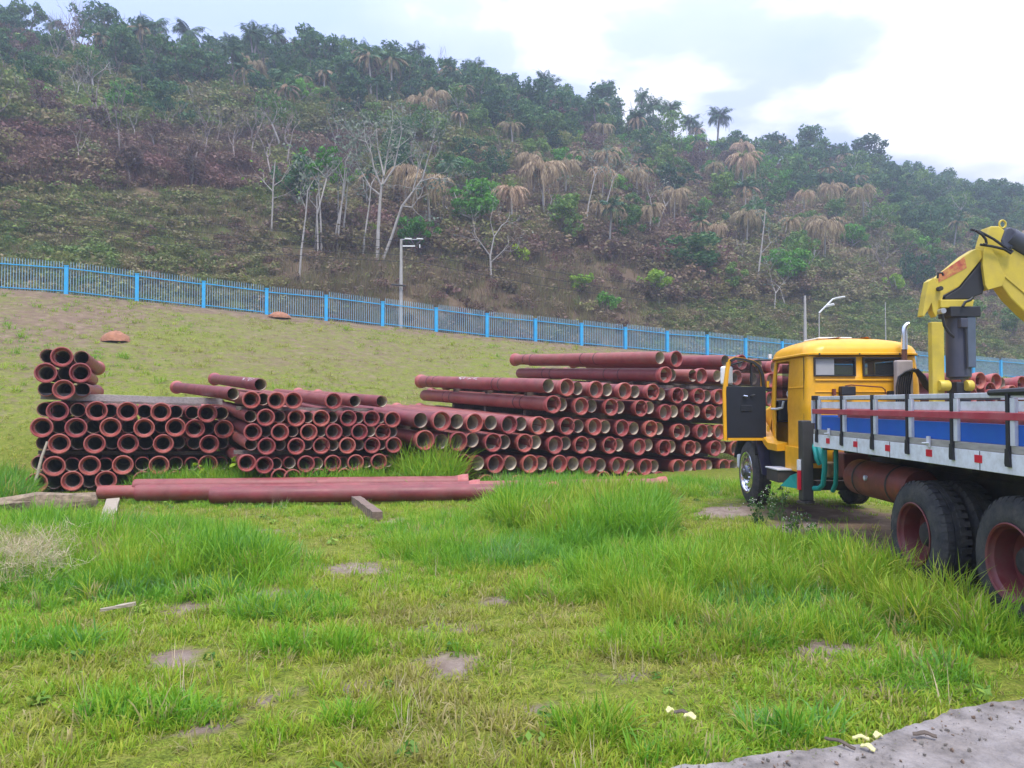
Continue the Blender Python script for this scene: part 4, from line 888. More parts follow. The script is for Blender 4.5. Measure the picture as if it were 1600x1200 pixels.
# ---- bed sides
Y0, Y1, XB = 3.2, 9.70, 3.80
def side(xo, s, full=True):
    """s = +1 for the near (left) side, thickness grows inwards"""
    def bx(name, z0, z1, off, th, mat, y0=Y0, y1=Y1, bevel=.004):
        a, b_ = xo + s * off, xo + s * (off + th)
        return B(name, MB().box(min(a, b_), max(a, b_), y0, y1, z0, z1), mat, bevel=bevel)
    bx('skirt_board', 1.205, 1.362, 0, .03, whitep)
    bx('sill_rail', 1.364, 1.424, .004, .05, sill)
    bx('side_panel', 1.426, 1.585, .022, .025, bluep)
    bx('side_board', 1.686, 1.765, .022, .022, whitep)
    bx('red_slat', 1.618, 1.676, -.014, .024, redslat)
    bx('top_rail', 1.792, 1.834, .004, .04, alum)
    ys = [9.57, 8.85, 8.10, 7.38, 6.63, 5.88, 5.1, 4.35, 3.6]
    for i, y in enumerate(ys):
        a, b_ = xo + s * -.016, xo + s * .02
        B('stake', MB().box(min(a, b_), max(a, b_), y - .018, y + .018, 1.38, 1.617).box(min(a, b_), max(a, b_), y - .018, y + .018, 1.678, 1.838)
          .add([(xo + s * q, y + dy, z) for q in (-.022, .0) for dy, z in ((-.022, 1.40), (.022, 1.40), (.03, 1.29), (.022, 1.265), (-.03, 1.262))], [(0, 1, 2, 3, 4), (9, 8, 7, 6, 5)] + [(k, (k + 1) % 5, 5 + (k + 1) % 5, 5 + k) for k in range(5)]), blk)
        a, b_ = xo + s * -.006, xo + s * .021
        B('post', MB().box(min(a, b_), max(a, b_), y - .078, y - .022, 1.425, 1.617).box(min(a, b_), max(a, b_), y - .078, y - .022, 1.678, 1.79), alum)
    if full:
        for y in (9.25, 8.51, 7.78, 7.01, 6.27, 5.52, 4.7, 3.95):
            B('reflector', MB().box(xo - .004, xo + .002, y - .05, y + .05, 1.265, 1.328), reflr)
side(XB, 1); side(6.20, -1)
for y in (9.2, 7.0, 4.8):
    B('latch', MB().box(XB - .02, XB - .001, y - .02, y + .02, 1.35, 1.45).tube([(XB - .03, y - .05, 1.39), (XB - .035, y + .06, 1.385)], .008, 6), alum)
for y in (8.47, 7.74, 6.25, 5.5): B('board_joint', MB().box(XB - .0025, XB + .002, y - .004, y + .004, 1.206, 1.361), dark)
for z0, z1, mt, nm in ((1.43, 1.60, bluep, 'front_board'), (1.69, 1.765, whitep, 'front_board'), (1.79, 1.835, blk, 'front_rail')):
    B(nm, MB().box(3.86, 6.14, 9.655, 9.69, z0, z1), mt)
B('corner_cap', MB().box(3.785, 3.85, 9.60, 9.72, 1.79, 1.845), blk, bevel=.008)
B('corner_bracket', MB().box(3.79, 3.835, 9.69, 9.735, 1.50, 1.788), alum)
B('tarp_roll', MB().tube([(3.81, 6.12, 1.833), (3.81, 5.6, 1.838), (3.815, 4.8, 1.83), (3.81, 3.4, 1.835)], [.026, .034, .03, .034], 8), blk, smooth=True)
B('bed_pipe', MB().tube([(4.12, 9.35, 1.60), (4.12, 3.5, 1.60)], .155, 20), sock_mat, smooth=True)['label'] = 'red pipe carried in the bed behind the slats'
B('bed_pipe', MB().tube([(4.46, 9.2, 1.50), (4.46, 3.5, 1.50)], .155, 20), pipe_mat, smooth=True)['label'] = 'second red pipe carried inside the bed'
# ---- tanks, hoses and outrigger
tank = MB().lathe([(.0, .03), (.12, .015), (.19, -.02), (.21, -.07), (.21, -1.42), (.19, -1.47), (.0, -1.49)], (4.23, 9.42, .86), (0, 1, 0), 24)
tn_ = B('air_tank', tank, tank_m, smooth=True)
for y in (9.1, 8.3): B('tank_strap', MB().lathe([(.214, -.02), (.214, .02)], (4.23, y, .86), (0, 1, 0), 24), dark, tn_, smooth=True)
B('drain_plug', MB().lathe([(.03, 0), (.03, .03), (.0, .04)], (4.03, 8.75, .90), (-1, 0, 0), 8), alum, tn_)
B('outrigger_beam', MB().box(4.02, 6.05, 10.18, 10.32, .60, .72), dark)
ol = B('outrigger_leg', MB().box(3.84, 3.985, 10.17, 10.33, .46, 1.52), M('outrigger_grey', (0.045, 0.042, 0.04), 0.55, var=0.2), bevel=.012)
B('foot_plate', MB().lathe([(.0, .0), (.11, .0), (.11, -.03), (.0, -.03)], (3.91, 10.25, .455), (0, 0, 1), 16), dark, ol)
B('jack_ram', MB().box(3.988, 4.05, 10.20, 10.29, .95, 1.50), dark, ol, bevel=.01)
B('hydraulic_block', MB().box(4.03, 4.09, 10.20, 10.28, 1.14, 1.48), cyel, bevel=.01)
B('marker_strip', MB().box(3.80, 3.838, 10.22, 10.27, .86, 1.0), whitep); B('marker_strip', MB().box(3.80, 3.838, 10.22, 10.27, .60, .858), reflr)
B('hose', MB().tube([(4.0, 10.2, 1.2), (3.98, 10.1, 1.12), (3.98, 10.05, 1.02), (4.02, 10.05, .95)], .03, 8), teal, smooth=True)
B('hose', MB().tube([(4.03, 10.16, 1.21), (4.02, 10.06, 1.14), (4.02, 10.02, 1.05), (4.05, 10.0, .97)], .03, 8), teal, smooth=True)
B('hose', MB().tube([(4.02, 9.90, 1.2), (4.02, 9.90, .90), (4.01, 9.93, .70), (3.99, 10.0, .645), (3.97, 10.12, .63)], .035, 8), teal, smooth=True)
B('hose', MB().tube([(4.05, 9.62, 1.2), (4.05, 9.62, .90), (4.05, 9.64, .74), (4.06, 9.75, .64)], .03, 8), teal, smooth=True)
B('hose', MB().prism([(3.90, 11.2, .55), (3.98, 11.0, .72), (4.02, 10.8, .78), (4.02, 10.8, .55)], (.12, 0, 0)), teal)
B('valve_block', MB().box(4.10, 4.30, 10.0, 10.16, .78, .98), M('brassy_grime', (0.20, 0.15, 0.07), 0.6, var=0.4, scale=12), bevel=.02)
B('battery_box', MB().box(4.2, 4.55, 9.75, 10.1, .80, 1.12), tank_m, bevel=.02)
# ---- exhaust and gear on the cab rear
YE = 10.62
def q(px, py, Y): return P(px, py, Y)
B('exhaust_guard', MB().box(q(1399, 600, YE).x, q(1424, 600, YE).x, YE - .06, YE + .06, 1.85, q(1412, 563, YE).z), M('dusty_guard', (0.50, 0.42, 0.37), 0.7, var=0.15), bevel=.02)
ex = B('exhaust_stack', MB().tube([q(1413, 563, YE), q(1413, 546, YE)], .036, 14), M('rusty_pipe', (0.14, 0.055, 0.035), 0.6, var=0.3), smooth=True)
B('chrome_tip', MB().tube([q(1413, 546, YE), q(1413, 525, YE), q(1412.5, 518, YE), q(1414, 512, YE), q(1418, 507, YE), q(1420.5, 506, YE)], [.042, .04, .04, .038, .034, .032], 14), chrome, ex, smooth=True)
for i in range(7):
    x_ = 1401 + i * 3.4; Y_ = 10.42 + .02 * i
    B('hydraulic_hose', MB().tube([q(x_, 640, Y_), q(x_, 604, Y_), q(x_ + 3, 589 - i * .6, Y_), q(x_ + 13 - i, 581 - i * .9, Y_), q(1434, 577 + i * 1.6, Y_), q(1445, 588 + 3 * i, Y_), q(1453, 606 + i, Y_)], .013, 7), hosem, smooth=True)
B('control_box', MB().box(q(1306, 0, 10.68).x, q(1328, 0, 10.68).x, 10.62, 10.735, 1.86, 1.985), blk, bevel=.012)
B('brake_line', MB().tube([q(1320, 609, 10.68), q(1321, 603, 10.68), q(1330, 601.5, 10.68), q(1378, 605, 10.68), q(1383, 609, 10.68), q(1384, 616, 10.68)], .009, 6), tank_m, smooth=True)
B('bracket', MB().box(q(1380, 0, 10.7).x, q(1390, 0, 10.7).x, 10.66, 10.735, 1.86, 1.92), blk)
B('bracket', MB().box(q(1295, 0, 10.7).x, q(1299, 0, 10.7).x, 10.68, 10.735, 1.86, 1.95), tank_m)
# ---- crane
YC = 9.95
def cz(pts, z=(1420, 340, 7.5)): return [(z[0] + a / z[2], z[1] + b_ / z[2]) for a, b_ in pts]
def plate(name, pts, y, th, mat, parent=tk, bevel=.012):
    return B(name, MB().prism([tuple(P(a, b_, y)) for a, b_ in pts], (0, th, 0)), mat, parent, bevel=bevel)
base = B('crane_base', MB().box(5.15, 6.05, YC - .235, YC + .235, 1.02, 1.62), cyel, bevel=.02)
B('crane_pedestal', MB().box(q(1478, 0, YC).x, q(1500, 0, YC).x, YC - .12, YC + .12, 1.6, q(0, 597, YC).z), blk, bevel=.015)
for a, b_ in ((1461, 1477), (1503, 1513)):
    x0, x1 = q(a, 0, YC - .2).x, q(b_, 0, YC - .2).x
    B('trunnion', MB().lathe([(.0, 0), (.062, 0), (.07, .012), (.07, (x1 - x0) - .012), (.062, x1 - x0), (.0, x1 - x0)], (x0, YC - .16, q(0, 603, YC).z), (1, 0, 0), 20), cyel, smooth=True)
B('crane_post', MB().box(q(1449, 0, YC - .14).x, q(1468, 0, YC - .14).x, YC - .14, YC - .04, 1.6, q(0, 503, YC - .14).z), cyel, bevel=.01)
cx_ = (q(1472, 0, YC).x + q(1507, 0, YC).x) / 2; cr_ = (q(1507, 0, YC).x - q(1472, 0, YC).x) / 2
B('crane_column', MB().lathe([(.0, q(0, 593, YC).z), (cr_ * .75, q(0, 593, YC).z), (cr_ * .78, q(0, 590.5, YC).z), (cr_, q(0, 589, YC).z), (cr_, q(0, 482, YC).z), (cr_ * .8, q(0, 480, YC).z), (0, q(0, 480, YC).z)], (cx_, YC, 0), (0, 0, 1), 28), slate, smooth=True)
xa = q(1489, 0, YC).x
B('column_cover', MB().box(q(1480, 0, YC).x, q(1491, 0, YC).x, YC - cr_ - .06, YC - .06, q(0, 514, YC).z, q(0, 500, YC).z), slate, bevel=.01)
B('column_pipe', MB().tube([(xa, YC - cr_ - .03, q(0, 512, YC).z), (xa + .01, YC - cr_ - .03, q(0, 560, YC).z), (xa + .01, YC - cr_ - .03, q(0, 577, YC).z)], .016, 8), blk, smooth=True)
B('column_pipe', MB().box(q(1493, 0, YC).x, q(1506, 0, YC).x, YC - cr_ - .01, YC - .08, q(0, 575, YC).z, q(0, 486, YC).z), M('grey_column_rib', (0.09, 0.115, 0.155), 0.5, var=0.15), bevel=.01)
hd = plate('crane_head', [(1470, 468), (1523, 468), (1520, 480), (1518, 494), (1513, 494), (1514, 480), (1470, 481)], YC - .14, .20, cyel)
B('head_cap', MB().box(q(1467, 0, YC).x, q(1513, 0, YC).x, YC - .17, YC + .13, q(0, 497, YC).z, q(0, 481, YC).z), blk, bevel=.01)
# knuckle arm
arm1 = cz([(345, 700), (660, 440), (790, 360), (850, 372), (868, 470), (590, 810), (400, 915), (330, 800)])
plate('knuckle_arm', arm1, YC - .08, .16, cyel)
claw = cz([(160, 1150), (200, 900), (235, 745), (290, 705), (345, 780), (405, 905), (370, 1080), (318, 1165), (285, 1100), (268, 1000), (240, 1060), (180, 1160)])
plate('arm_bracket', claw, YC - .09, .13, cyel, bevel=.006);
plate('label_patch', cz([(345, 665), (655, 455), (678, 590), (350, 762)]), YC - .084, .004, decal, bevel=0)
B('pivot_pin', MB().lathe([(.0, .10), (.035, .10), (.035, .40), (.0, .40)], (P(1420 + 318 / 7.5, 340 + 1110 / 7.5, YC).x, YC - .28, P(0, 340 + 1110 / 7.5, YC).z), (0, 1, 0), 14), steel, smooth=True)
B('pivot_pin', MB().lathe([(.0, .12), (.03, .12), (.03, .38), (.0, .38)], (P(1420 + 252 / 7.5, 0, YC).x, YC - .28, P(0, 340 + 850 / 7.5, YC).z), (0, 1, 0), 14), dark, smooth=True)
plate('lift_ram', cz([(420, 930), (600, 820), (868, 490), (885, 640), (893, 790), (870, 890), (700, 955), (430, 960)]), YC - .06, .12, blk)
B('ram_rod', MB().tube([P(1420 + 690 / 7.5, 340 + 800 / 7.5, YC), P(1420 + 930 / 7.5, 340 + 790 / 7.5, YC)], .028, 10), steel, smooth=True)
# outer boom, folded out to the right and down behind the frame edge
boom = cz([(955, 100), (1060, 98), (1130, 150), (1200, 350), (1350, 440), (2400, 1405), (2400, 1990), (1370, 1120), (1200, 950), (1090, 800), (930, 850), (895, 790), (865, 560), (885, 320), (920, 200)])
bm_ = plate('outer_boom', boom, YC - .10, .21, cyel, bevel=.015)
plate('boom_stiffener', cz([(930, 845), (1095, 800), (1130, 700), (1080, 590), (1040, 480), (980, 380), (890, 300), (868, 560), (897, 790)]), YC - .122, .020, cyel, bevel=.004)
plate('boom_stiffener', cz([(1120, 690), (1130, 672), (2390, 1740), (2390, 1762)]), YC - .113, .012, cyel, bevel=.004)
B('boom_ram', MB().tube([P(1420 + 1165 / 7.5, 340 + 225 / 7.5, YC - .05), P(1420 + 1720 / 7.5, 340 + 560 / 7.5, YC - .05), P(1420 + 2300 / 7.5, 340 + 925 / 7.5, YC)], .125, 20), slate, smooth=True)
plate('ram_bracket', cz([(1150, 115), (1215, 108), (1250, 160), (1290, 330), (1180, 370), (1100, 340), (1090, 260), (1130, 150)]), YC - .12, .22, slate, bevel=.02)
B('ram_pipe', MB().tube([P(1420 + 1190 / 7.5, 340 + 255 / 7.5, YC), P(1420 + 1720 / 7.5, 340 + 640 / 7.5, YC)], .02, 8), steel, smooth=True).location.y -= .15
c = P(1420 + 1098 / 7.5, 340 + 78 / 7.5, YC); m = MB(); m.tube([c + Vector((math.cos(a) * .042, 0, math.sin(a) * .05)) for a in np.linspace(0, 2 * math.pi, 19)], .013, 8)
B('lifting_eye', m, cyel, smooth=True)
for k, pts in enumerate((((640, 170), (740, 195), (900, 280), (1050, 385), (1095, 415), (1110, 370)), ((740, 350), (880, 370), (1020, 405), (1090, 450), (1112, 420)), ((670, 190), (750, 240), (790, 290), (800, 340), (770, 350)))):
    B('hydraulic_hose', MB().tube([(P(a, b_, YC).x, YC - .16 - .02 * k, P(a, b_, YC).z) for a, b_ in cz(pts)], .017, 7), hosem, smooth=True)
B('hydraulic_hose', MB().tube([(P(a, b_, YC).x, YC - .2, P(a, b_, YC).z) for a, b_ in ((1490, 482), (1494, 475), (1502, 472), (1506, 468))], .018, 7), hosem, smooth=True)
B('hydraulic_hose', MB().tube([(P(a, b_, YC).x, YC - .3, P(a, b_, YC).z) for a, b_ in ((1452, 495), (1455, 512), (1463, 524), (1470, 530))], .018, 7), hosem, smooth=True)
B('hydraulic_hose', MB().tube([(P(a, b_, YC).x, YC - .27, P(a, b_, YC).z) for a, b_ in ((1447, 440), (1448, 432), (1454, 432), (1456, 436))], .014, 7), hosem, smooth=True)
# ------------------------------------------------------------------ vegetation on the hill
trunk_pale = M('pale_bark', (0.42, 0.39, 0.35), 0.9, var=0.25, scale=6, bump=0.3, dirt=(0.16, 0.13, 0.11), dirt_amt=0.6, dirt_scale=3)
trunk_brown = M('brown_bark', (0.15, 0.115, 0.09), 0.95, var=0.3, scale=6, bump=0.3)
trunk_grey = M('burnt_grey_bark', (0.22, 0.18, 0.165), 0.95, var=0.3, scale=4, rnd=0.3)
lf_dark = leafmat('dark_foliage', (0.020, 0.080, 0.032), (0.045, 0.145, 0.045), (0.10, 0.20, 0.055), rndv=0.35)
lf_mid = leafmat('mid_foliage', (0.050, 0.130, 0.024), (0.095, 0.215, 0.034), (0.17, 0.27, 0.060), rndv=0.35)
lf_bright = leafmat('bright_foliage', (0.06, 0.20, 0.016), (0.115, 0.34, 0.026), (0.18, 0.40, 0.05), rndv=0.2)
lf_lime = leafmat('lime_foliage', (0.18, 0.33, 0.016), (0.28, 0.45, 0.025), (0.38, 0.48, 0.06), rndv=0.2)
lf_grey = leafmat('grey_green_foliage', (0.13, 0.18, 0.12), (0.20, 0.25, 0.17), (0.27, 0.30, 0.22), rndv=0.2)
lf_brown = leafmat('scorched_foliage', (0.095, 0.06, 0.045), (0.15, 0.10, 0.075), (0.20, 0.145, 0.10), rndv=0.3)
lf_palm = leafmat('palm_foliage', (0.024, 0.085, 0.036), (0.050, 0.15, 0.052), (0.13, 0.21, 0.07), rndv=0.3, transl=0.2)
lf_dry = leafmat('dry_palm_foliage', (0.21, 0.145, 0.075), (0.36, 0.262, 0.14), (0.51, 0.40, 0.23), rndv=0.25, transl=0.25)

def leafcloud(r, C, RAD, n, size, up=0.25):
    C = np.asarray(C); RAD = np.asarray(RAD, float); k = r.integers(0, len(C), n) if n else None
    pk = RAD ** 2; k = r.choice(len(C), n, p=pk / pk.sum())
    d = r.normal(size=(n, 3)); d /= np.linalg.norm(d, axis=1)[:, None]
    rad = RAD[k] * r.uniform(0.25, 1, n) ** 0.45
    p = C[k] + d * rad[:, None] * np.array([1, 1, .78])
    nrm = d * .6 + r.normal(size=(n, 3)) * .6 + np.array([0, 0, up]); nrm /= np.linalg.norm(nrm, axis=1)[:, None]
    a = np.cross(nrm, r.normal(size=(n, 3))); a /= np.linalg.norm(a, axis=1)[:, None]; b = np.cross(nrm, a)
    s = (size * r.uniform(.6, 1.35, n))[:, None]
    v = np.stack([p - a * s * .55, p + b * s * .30 + nrm * s * .08, p + a * s * .55, p - b * s * .30 + nrm * s * .08], 1).reshape(-1, 3)
    return v, np.arange(4 * n).reshape(-1, 4)
def limb(m, r, p, d, ln, r0, depth, ends, spread=.6, n=6, kink=.18, up=.12):
    pts = [Vector(p)]; dd_ = Vector(d).normalized(); k = 4
    for i in range(k):
        dd_ = (dd_ + Vector(r.normal(size=3)) * kink + Vector((0, 0, up))).normalized(); pts.append(pts[-1] + dd_ * ln / k)
    m.tube(pts, [r0 * (1 - .45 * i / k) for i in range(k + 1)], n, caps=False)
    if depth == 0: ends.append(pts[-1]); return
    nb = 2 + int(r.random() < .55)
    for i in range(nb):
        ax = Vector(r.normal(size=3)).cross(dd_).normalized()
        nd = (Matrix.Rotation(r.uniform(.5, 1.2) * spread, 3, ax) @ dd_)
        st_ = pts[-1] if i < 2 else pts[2]
        limb(m, r, st_, nd, ln * r.uniform(.55, .8), r0 * .55, depth - 1, ends, spread, max(4, n - 1), kink, up)
    ends.append(pts[-1])
def to_mesh(m, name, mat):
    me = bpy.data.meshes.new(name); me.from_pydata([tuple(v) for v in m.v], [], m.f); me.update(); me.materials.append(mat)
    me.polygons.foreach_set('use_smooth', [True] * len(me.polygons)); return me
def leaf_me(v, f, mat):
    me = mesh_np('crown', v, f); me.materials.append(mat); return me
# every prototype: (trunk mesh, crown mesh or None, height)
def proto_broad(seed, h, cr, leaves, size, lmat, tmat, trunk_frac=.35, clumps=12, tr=.14, squash=.75):
    r = np.random.default_rng(seed); m = MB(); ends = []
    th = h * trunk_frac; top = Vector((r.normal() * .06 * h, r.normal() * .06 * h, th))
    m.tube([(0, 0, -.4), (top.x * .4, top.y * .2, th * .5), top], [tr, tr * .85, tr * .7], 7)
    for i in range(4):
        a = 6.283 * i / 4 + r.uniform(-.5, .5); limb(m, r, top, (math.cos(a) * .9, math.sin(a) * .9, .9), (h - th) * .55, tr * .55, 1, ends, .7, 5)
    C, RD = [], []
    for i in range(clumps):
        a = r.uniform(0, 6.283); q_ = math.sqrt(r.random()); zz_ = r.uniform(-.85, 1)
        rad = cr * q_ * math.sqrt(max(.08, 1 - (zz_ * .85) ** 2)) * .8
        C.append((top.x + rad * math.cos(a), top.y + rad * math.sin(a), th + (h - th) * .5 + zz_ * (h - th) * .5 * squash)); RD.append(cr * r.uniform(.22, .46))
    for e in ends[::2]: C.append(tuple(e)); RD.append(cr * .25)
    v, f = leafcloud(r, C, RD, leaves, size)
    return to_mesh(m, 'trunk', tmat), leaf_me(v, f, lmat), h
def proto_bare(seed, h, tmat, tr=.10, leaves=0, lmat=None, depth=3, spread=.6):
    r = np.random.default_rng(seed); m = MB(); ends = []
    top = Vector((r.normal() * .08 * h, r.normal() * .08 * h, h * .42))
    m.tube([(0, 0, -.4), (top.x * .3, top.y * .5, h * .2), top], [tr, tr * .85, tr * .7], 6)
    for i in range(3): limb(m, r, top, (r.normal() * .45, r.normal() * .45, 1), h * .30, tr * .6, depth - 1, ends, spread, 5, .2, .2)
    cme = None
    if leaves:
        v, f = leafcloud(r, [tuple(e) for e in ends], [h * .055] * len(ends), leaves, .34); cme = leaf_me(v, f, lmat)
    return to_mesh(m, 'trunk', tmat), cme, h
def fronds(r, top, n, ln, e0, e1, droop, ll, w_, nseg=9, hangs=False):
    V, Fq = [], []; base = 0
    for i in range(n):
        hang = hangs
        az = 6.283 * i / n * 2.618 + r.uniform(-.3, .3); el = r.uniform(e0, e1); L_ = ln * r.uniform(.8, 1.1); dr = droop * r.uniform(.8, 1.15)
        p = np.array(top, float); pts = [p.copy()]; dirs = []
        for s in range(nseg):
            e = el - dr * ((s + .5) / nseg) ** (.75 if hang else 1.1); e = max(e, -1.52)
            d = np.array([math.cos(az) * math.cos(e), math.sin(az) * math.cos(e), math.sin(e)]); dirs.append(d); p = p + d * L_ / nseg; pts.append(p.copy())
        side = np.array([-math.sin(az), math.cos(az), 0.0])
        for s in range(nseg):
            t_ = (s + .7) / nseg; d = dirs[s]; up_ = np.cross(side, d); lw = ll * math.sin(min(1, t_ * 1.15 + .15) * math.pi) ** .6 + .05
            V += [pts[s] - side * .02, pts[s] + side * .02, pts[s + 1] + side * .012, pts[s + 1] - side * .012]; Fq.append((base, base + 1, base + 2, base + 3)); base += 4
            for sg in (-1, 1):
                for h_ in (0, .5):
                    b_ = pts[s] + (pts[s + 1] - pts[s]) * h_; tip = b_ + (side * sg * (.42 if hang else .75) + d * .55 + np.array([0, 0, -.45 - .3 * r.random()])) * lw * r.uniform(.8, 1.15)
                    mid = (b_ + tip) / 2 + np.array([0, 0, lw * .08]); wv = d * w_ * .5
                    V += [b_ - wv * .6, mid - wv, tip, mid + wv]; Fq.append((base, base + 1, base + 2, base + 3)); base += 4
    return np.array(V), np.array(Fq)
def proto_palm(seed, h, lmat, tmat, n=20, ln=2.6, e0=-.3, e1=1.3, droop=1.5, ll=.75, w_=.14, tr=.13, extra=None, hangs=False):
    r = np.random.default_rng(seed); m = MB(); c = r.normal(size=2) * .04 * h
    top = (c[0], c[1], h - ln * .35); m.tube([(0, 0, -.5), (c[0] * .2, c[1] * .2, top[2] * .5), top], [tr * 1.15, tr * .9, tr * .8], 7)
    v, f = fronds(r, top, n, ln, e0, e1, droop, ll, w_, hangs=hangs)
    cr_ = leaf_me(v, f, lmat); tk_ = to_mesh(m, 'trunk', tmat); sk_ = None
    if extra:
        lm2, kw = extra; v2, f2 = fronds(r, top, **kw); sk_ = leaf_me(v2, f2, lm2)
    return tk_, cr_, h, sk_
def place(pr, name, x, y, z, sc, label, cat, group, rz=None, sxy=1.0):
    o_ = bpy.data.objects.new(name, None); COL.objects.link(o_); o_.location = (x, y, z); o_.scale = (sc * sxy, sc * sxy, sc)
    o_.rotation_euler = (random.gauss(0, .03), random.gauss(0, .03), random.uniform(0, 6.28) if rz is None else rz); tag(o_, label, cat, group)
    c = bpy.data.objects.new('trunk', pr[0]); COL.objects.link(c); c.parent = o_
    if pr[1]: c = bpy.data.objects.new('crown', pr[1]); COL.objects.link(c); c.parent = o_
    if len(pr) > 3 and pr[3]: c = bpy.data.objects.new('dead_fronds', pr[3]); COL.objects.link(c); c.parent = o_
    return o_
BROAD = [proto_broad(100 + i, 7.0, 2.6, 1700, .42, lf_dark, trunk_brown, clumps=15, trunk_frac=.2, squash=.9) for i in range(4)]
MIDT = [proto_broad(120 + i, 6.0, 2.2, 1300, .38, lf_mid, trunk_brown, clumps=13, trunk_frac=.2, squash=.9) for i in range(4)]
SPARSE = [proto_broad(140 + i, 7.5, 2.4, 420, .40, lf_mid, trunk_pale, clumps=10, trunk_frac=.5) for i in range(3)]
SCORCH = [proto_broad(160 + i, 6.0, 2.1, 800, .34, lf_brown, trunk_grey, clumps=12) for i in range(3)]
BARE = [proto_bare(180 + i, 8.0, trunk_grey) for i in range(4)]
BAREP = [proto_bare(190 + i, 8.5, trunk_pale, tr=.09) for i in range(3)]
PALM = [proto_palm(200 + i, 7.5, lf_palm, trunk_grey, n=22, droop=1.7 + .2 * i) for i in range(3)]
PALMH = [proto_palm(210 + i, 7.5, lf_palm, trunk_pale, n=16, extra=(lf_dry, dict(n=16, ln=3.6, e0=-.1, e1=.7, droop=2.6, ll=.6, w_=.17, hangs=True))) for i in range(2)]
DRY = [proto_palm(220 + i, 8.0, lf_dry, trunk_pale, n=44, ln=5.6, e0=.75, e1=1.45, droop=4.2, ll=.85, w_=.20, hangs=True) for i in range(5)]
DRYW = [proto_palm(230 + i, 7.5, lf_dry, trunk_pale, n=32, ln=4.8, e0=.6, e1=1.4, droop=4.0, ll=.75, w_=.19, hangs=True, extra=(lf_mid, dict(n=7, ln=2.2, e0=.5, e1=1.4, droop=1.4, ll=.5, w_=.12))) for i in range(2)]
BRIGHT = [proto_broad(240 + i, 5.0, 2.0, 1700, .32, lf_bright, trunk_pale, clumps=14, trunk_frac=.3) for i in range(2)]
LIME = [proto_broad(250 + i, 4.0, 1.6, 900, .30, lf_lime, trunk_pale, clumps=9, trunk_frac=.35) for i in range(2)]
SHRUB = [proto_broad(260 + i, 2.2, 1.5, 1000, .26, lf_bright, trunk_brown, clumps=9, trunk_frac=.1, squash=.9) for i in range(2)]
SHRUBL = [proto_broad(270 + i, 2.0, 1.3, 700, .26, lf_lime, trunk_brown, clumps=8, trunk_frac=.1, squash=.9) for i in range(2)]
TALLP = [proto_broad(280 + i, 10.0, 1.5, 520, .34, lf_bright, trunk_pale, clumps=6, trunk_frac=.66, tr=.085) for i in range(2)]

TAKEN = []
def at_px(pr, name, px, pyb, hpx, label, cat='tree', group=None, sxy=1.0, rz=None):
    x, y, z = hit(px, pyb, 42 if pyb < 500 else 38)
    sc = hpx * y / F / pr[2]; TAKEN.append((x, y)); return place(pr, name, x, y, z - .1, sc, label, cat, group, rz, sxy)
# the pale, nearly leafless trees standing out in the middle of the slope
def pale_tree(path, forks, label, leaves, seed, r0=.15, lmat=lf_grey):
    bx, by, bz = hit(path[0][0], path[0][1], 42); r = np.random.default_rng(seed); s_ = by / F
    def W(px, py, dy=0): p = P(px, py, by + dy); return p
    o_ = thing('pale_tree', label, 'tree', (bx, by, bz)); m = MB(); TAKEN.append((bx, by))
    pts = [W(*q_) for q_ in path]; pts[0].z -= .3; k = len(pts)
    m.tube(pts, [r0 * (1 - .5 * i / (k - 1)) for i in range(k)], 8, caps=False); ends = []
    for fk in forks:
        dy = r.uniform(-1.2, 1.2); pp = [W(fk[0][0], fk[0][1])] + [W(a, b_, dy * (i + 1) / len(fk)) for i, (a, b_) in enumerate(fk[1:])]
        m.tube(pp, [r0 * .5 * (1 - .6 * i / max(1, len(pp) - 1)) for i in range(len(pp))], 6, caps=False)
        for a_ in range(1, len(pp)):
            for _ in range(2):
                d = (pp[a_] - pp[a_ - 1]).normalized(); limb(m, r, pp[a_], (d + Vector(r.normal(size=3)) * .6), 1.5, r0 * .2, 1, ends, .8, 4)
        ends.append(pp[-1])
    m.build('trunk', trunk_pale, o_, smooth=True, fix=False)
    if leaves:
        v, f = leafcloud(r, [tuple(e) for e in ends], [.55] * len(ends), leaves, .30); v = v - np.array([bx, by, bz])
        c = link('crown', mesh_np('crown', v, f), lmat, o_)
pale_tree([(589, 412), (591, 360), (594, 312), (596, 292)], [[(594, 305), (578, 292), (566, 270), (558, 255)], [(596, 292), (584, 262), (580, 240), (572, 222), (556, 216)], [(596, 292), (602, 262), (606, 235), (612, 205)], [(596, 292), (616, 262), (622, 232), (628, 205)], [(600, 275), (590, 230), (588, 200)]], 'tall pale forked tree with sparse grey leaves behind the lamp pole', 520, 1, .17)
pale_tree([(594, 412), (612, 370), (628, 322), (645, 300), (660, 280)], [[(628, 322), (644, 324), (652, 312), (650, 295)], [(660, 280), (668, 250), (676, 225), (680, 205)], [(656, 284), (676, 278), (690, 282)], [(645, 300), (652, 270), (662, 240)]], 'pale tree leaning right across the slope beside the tall forked one', 300, 2, .13)
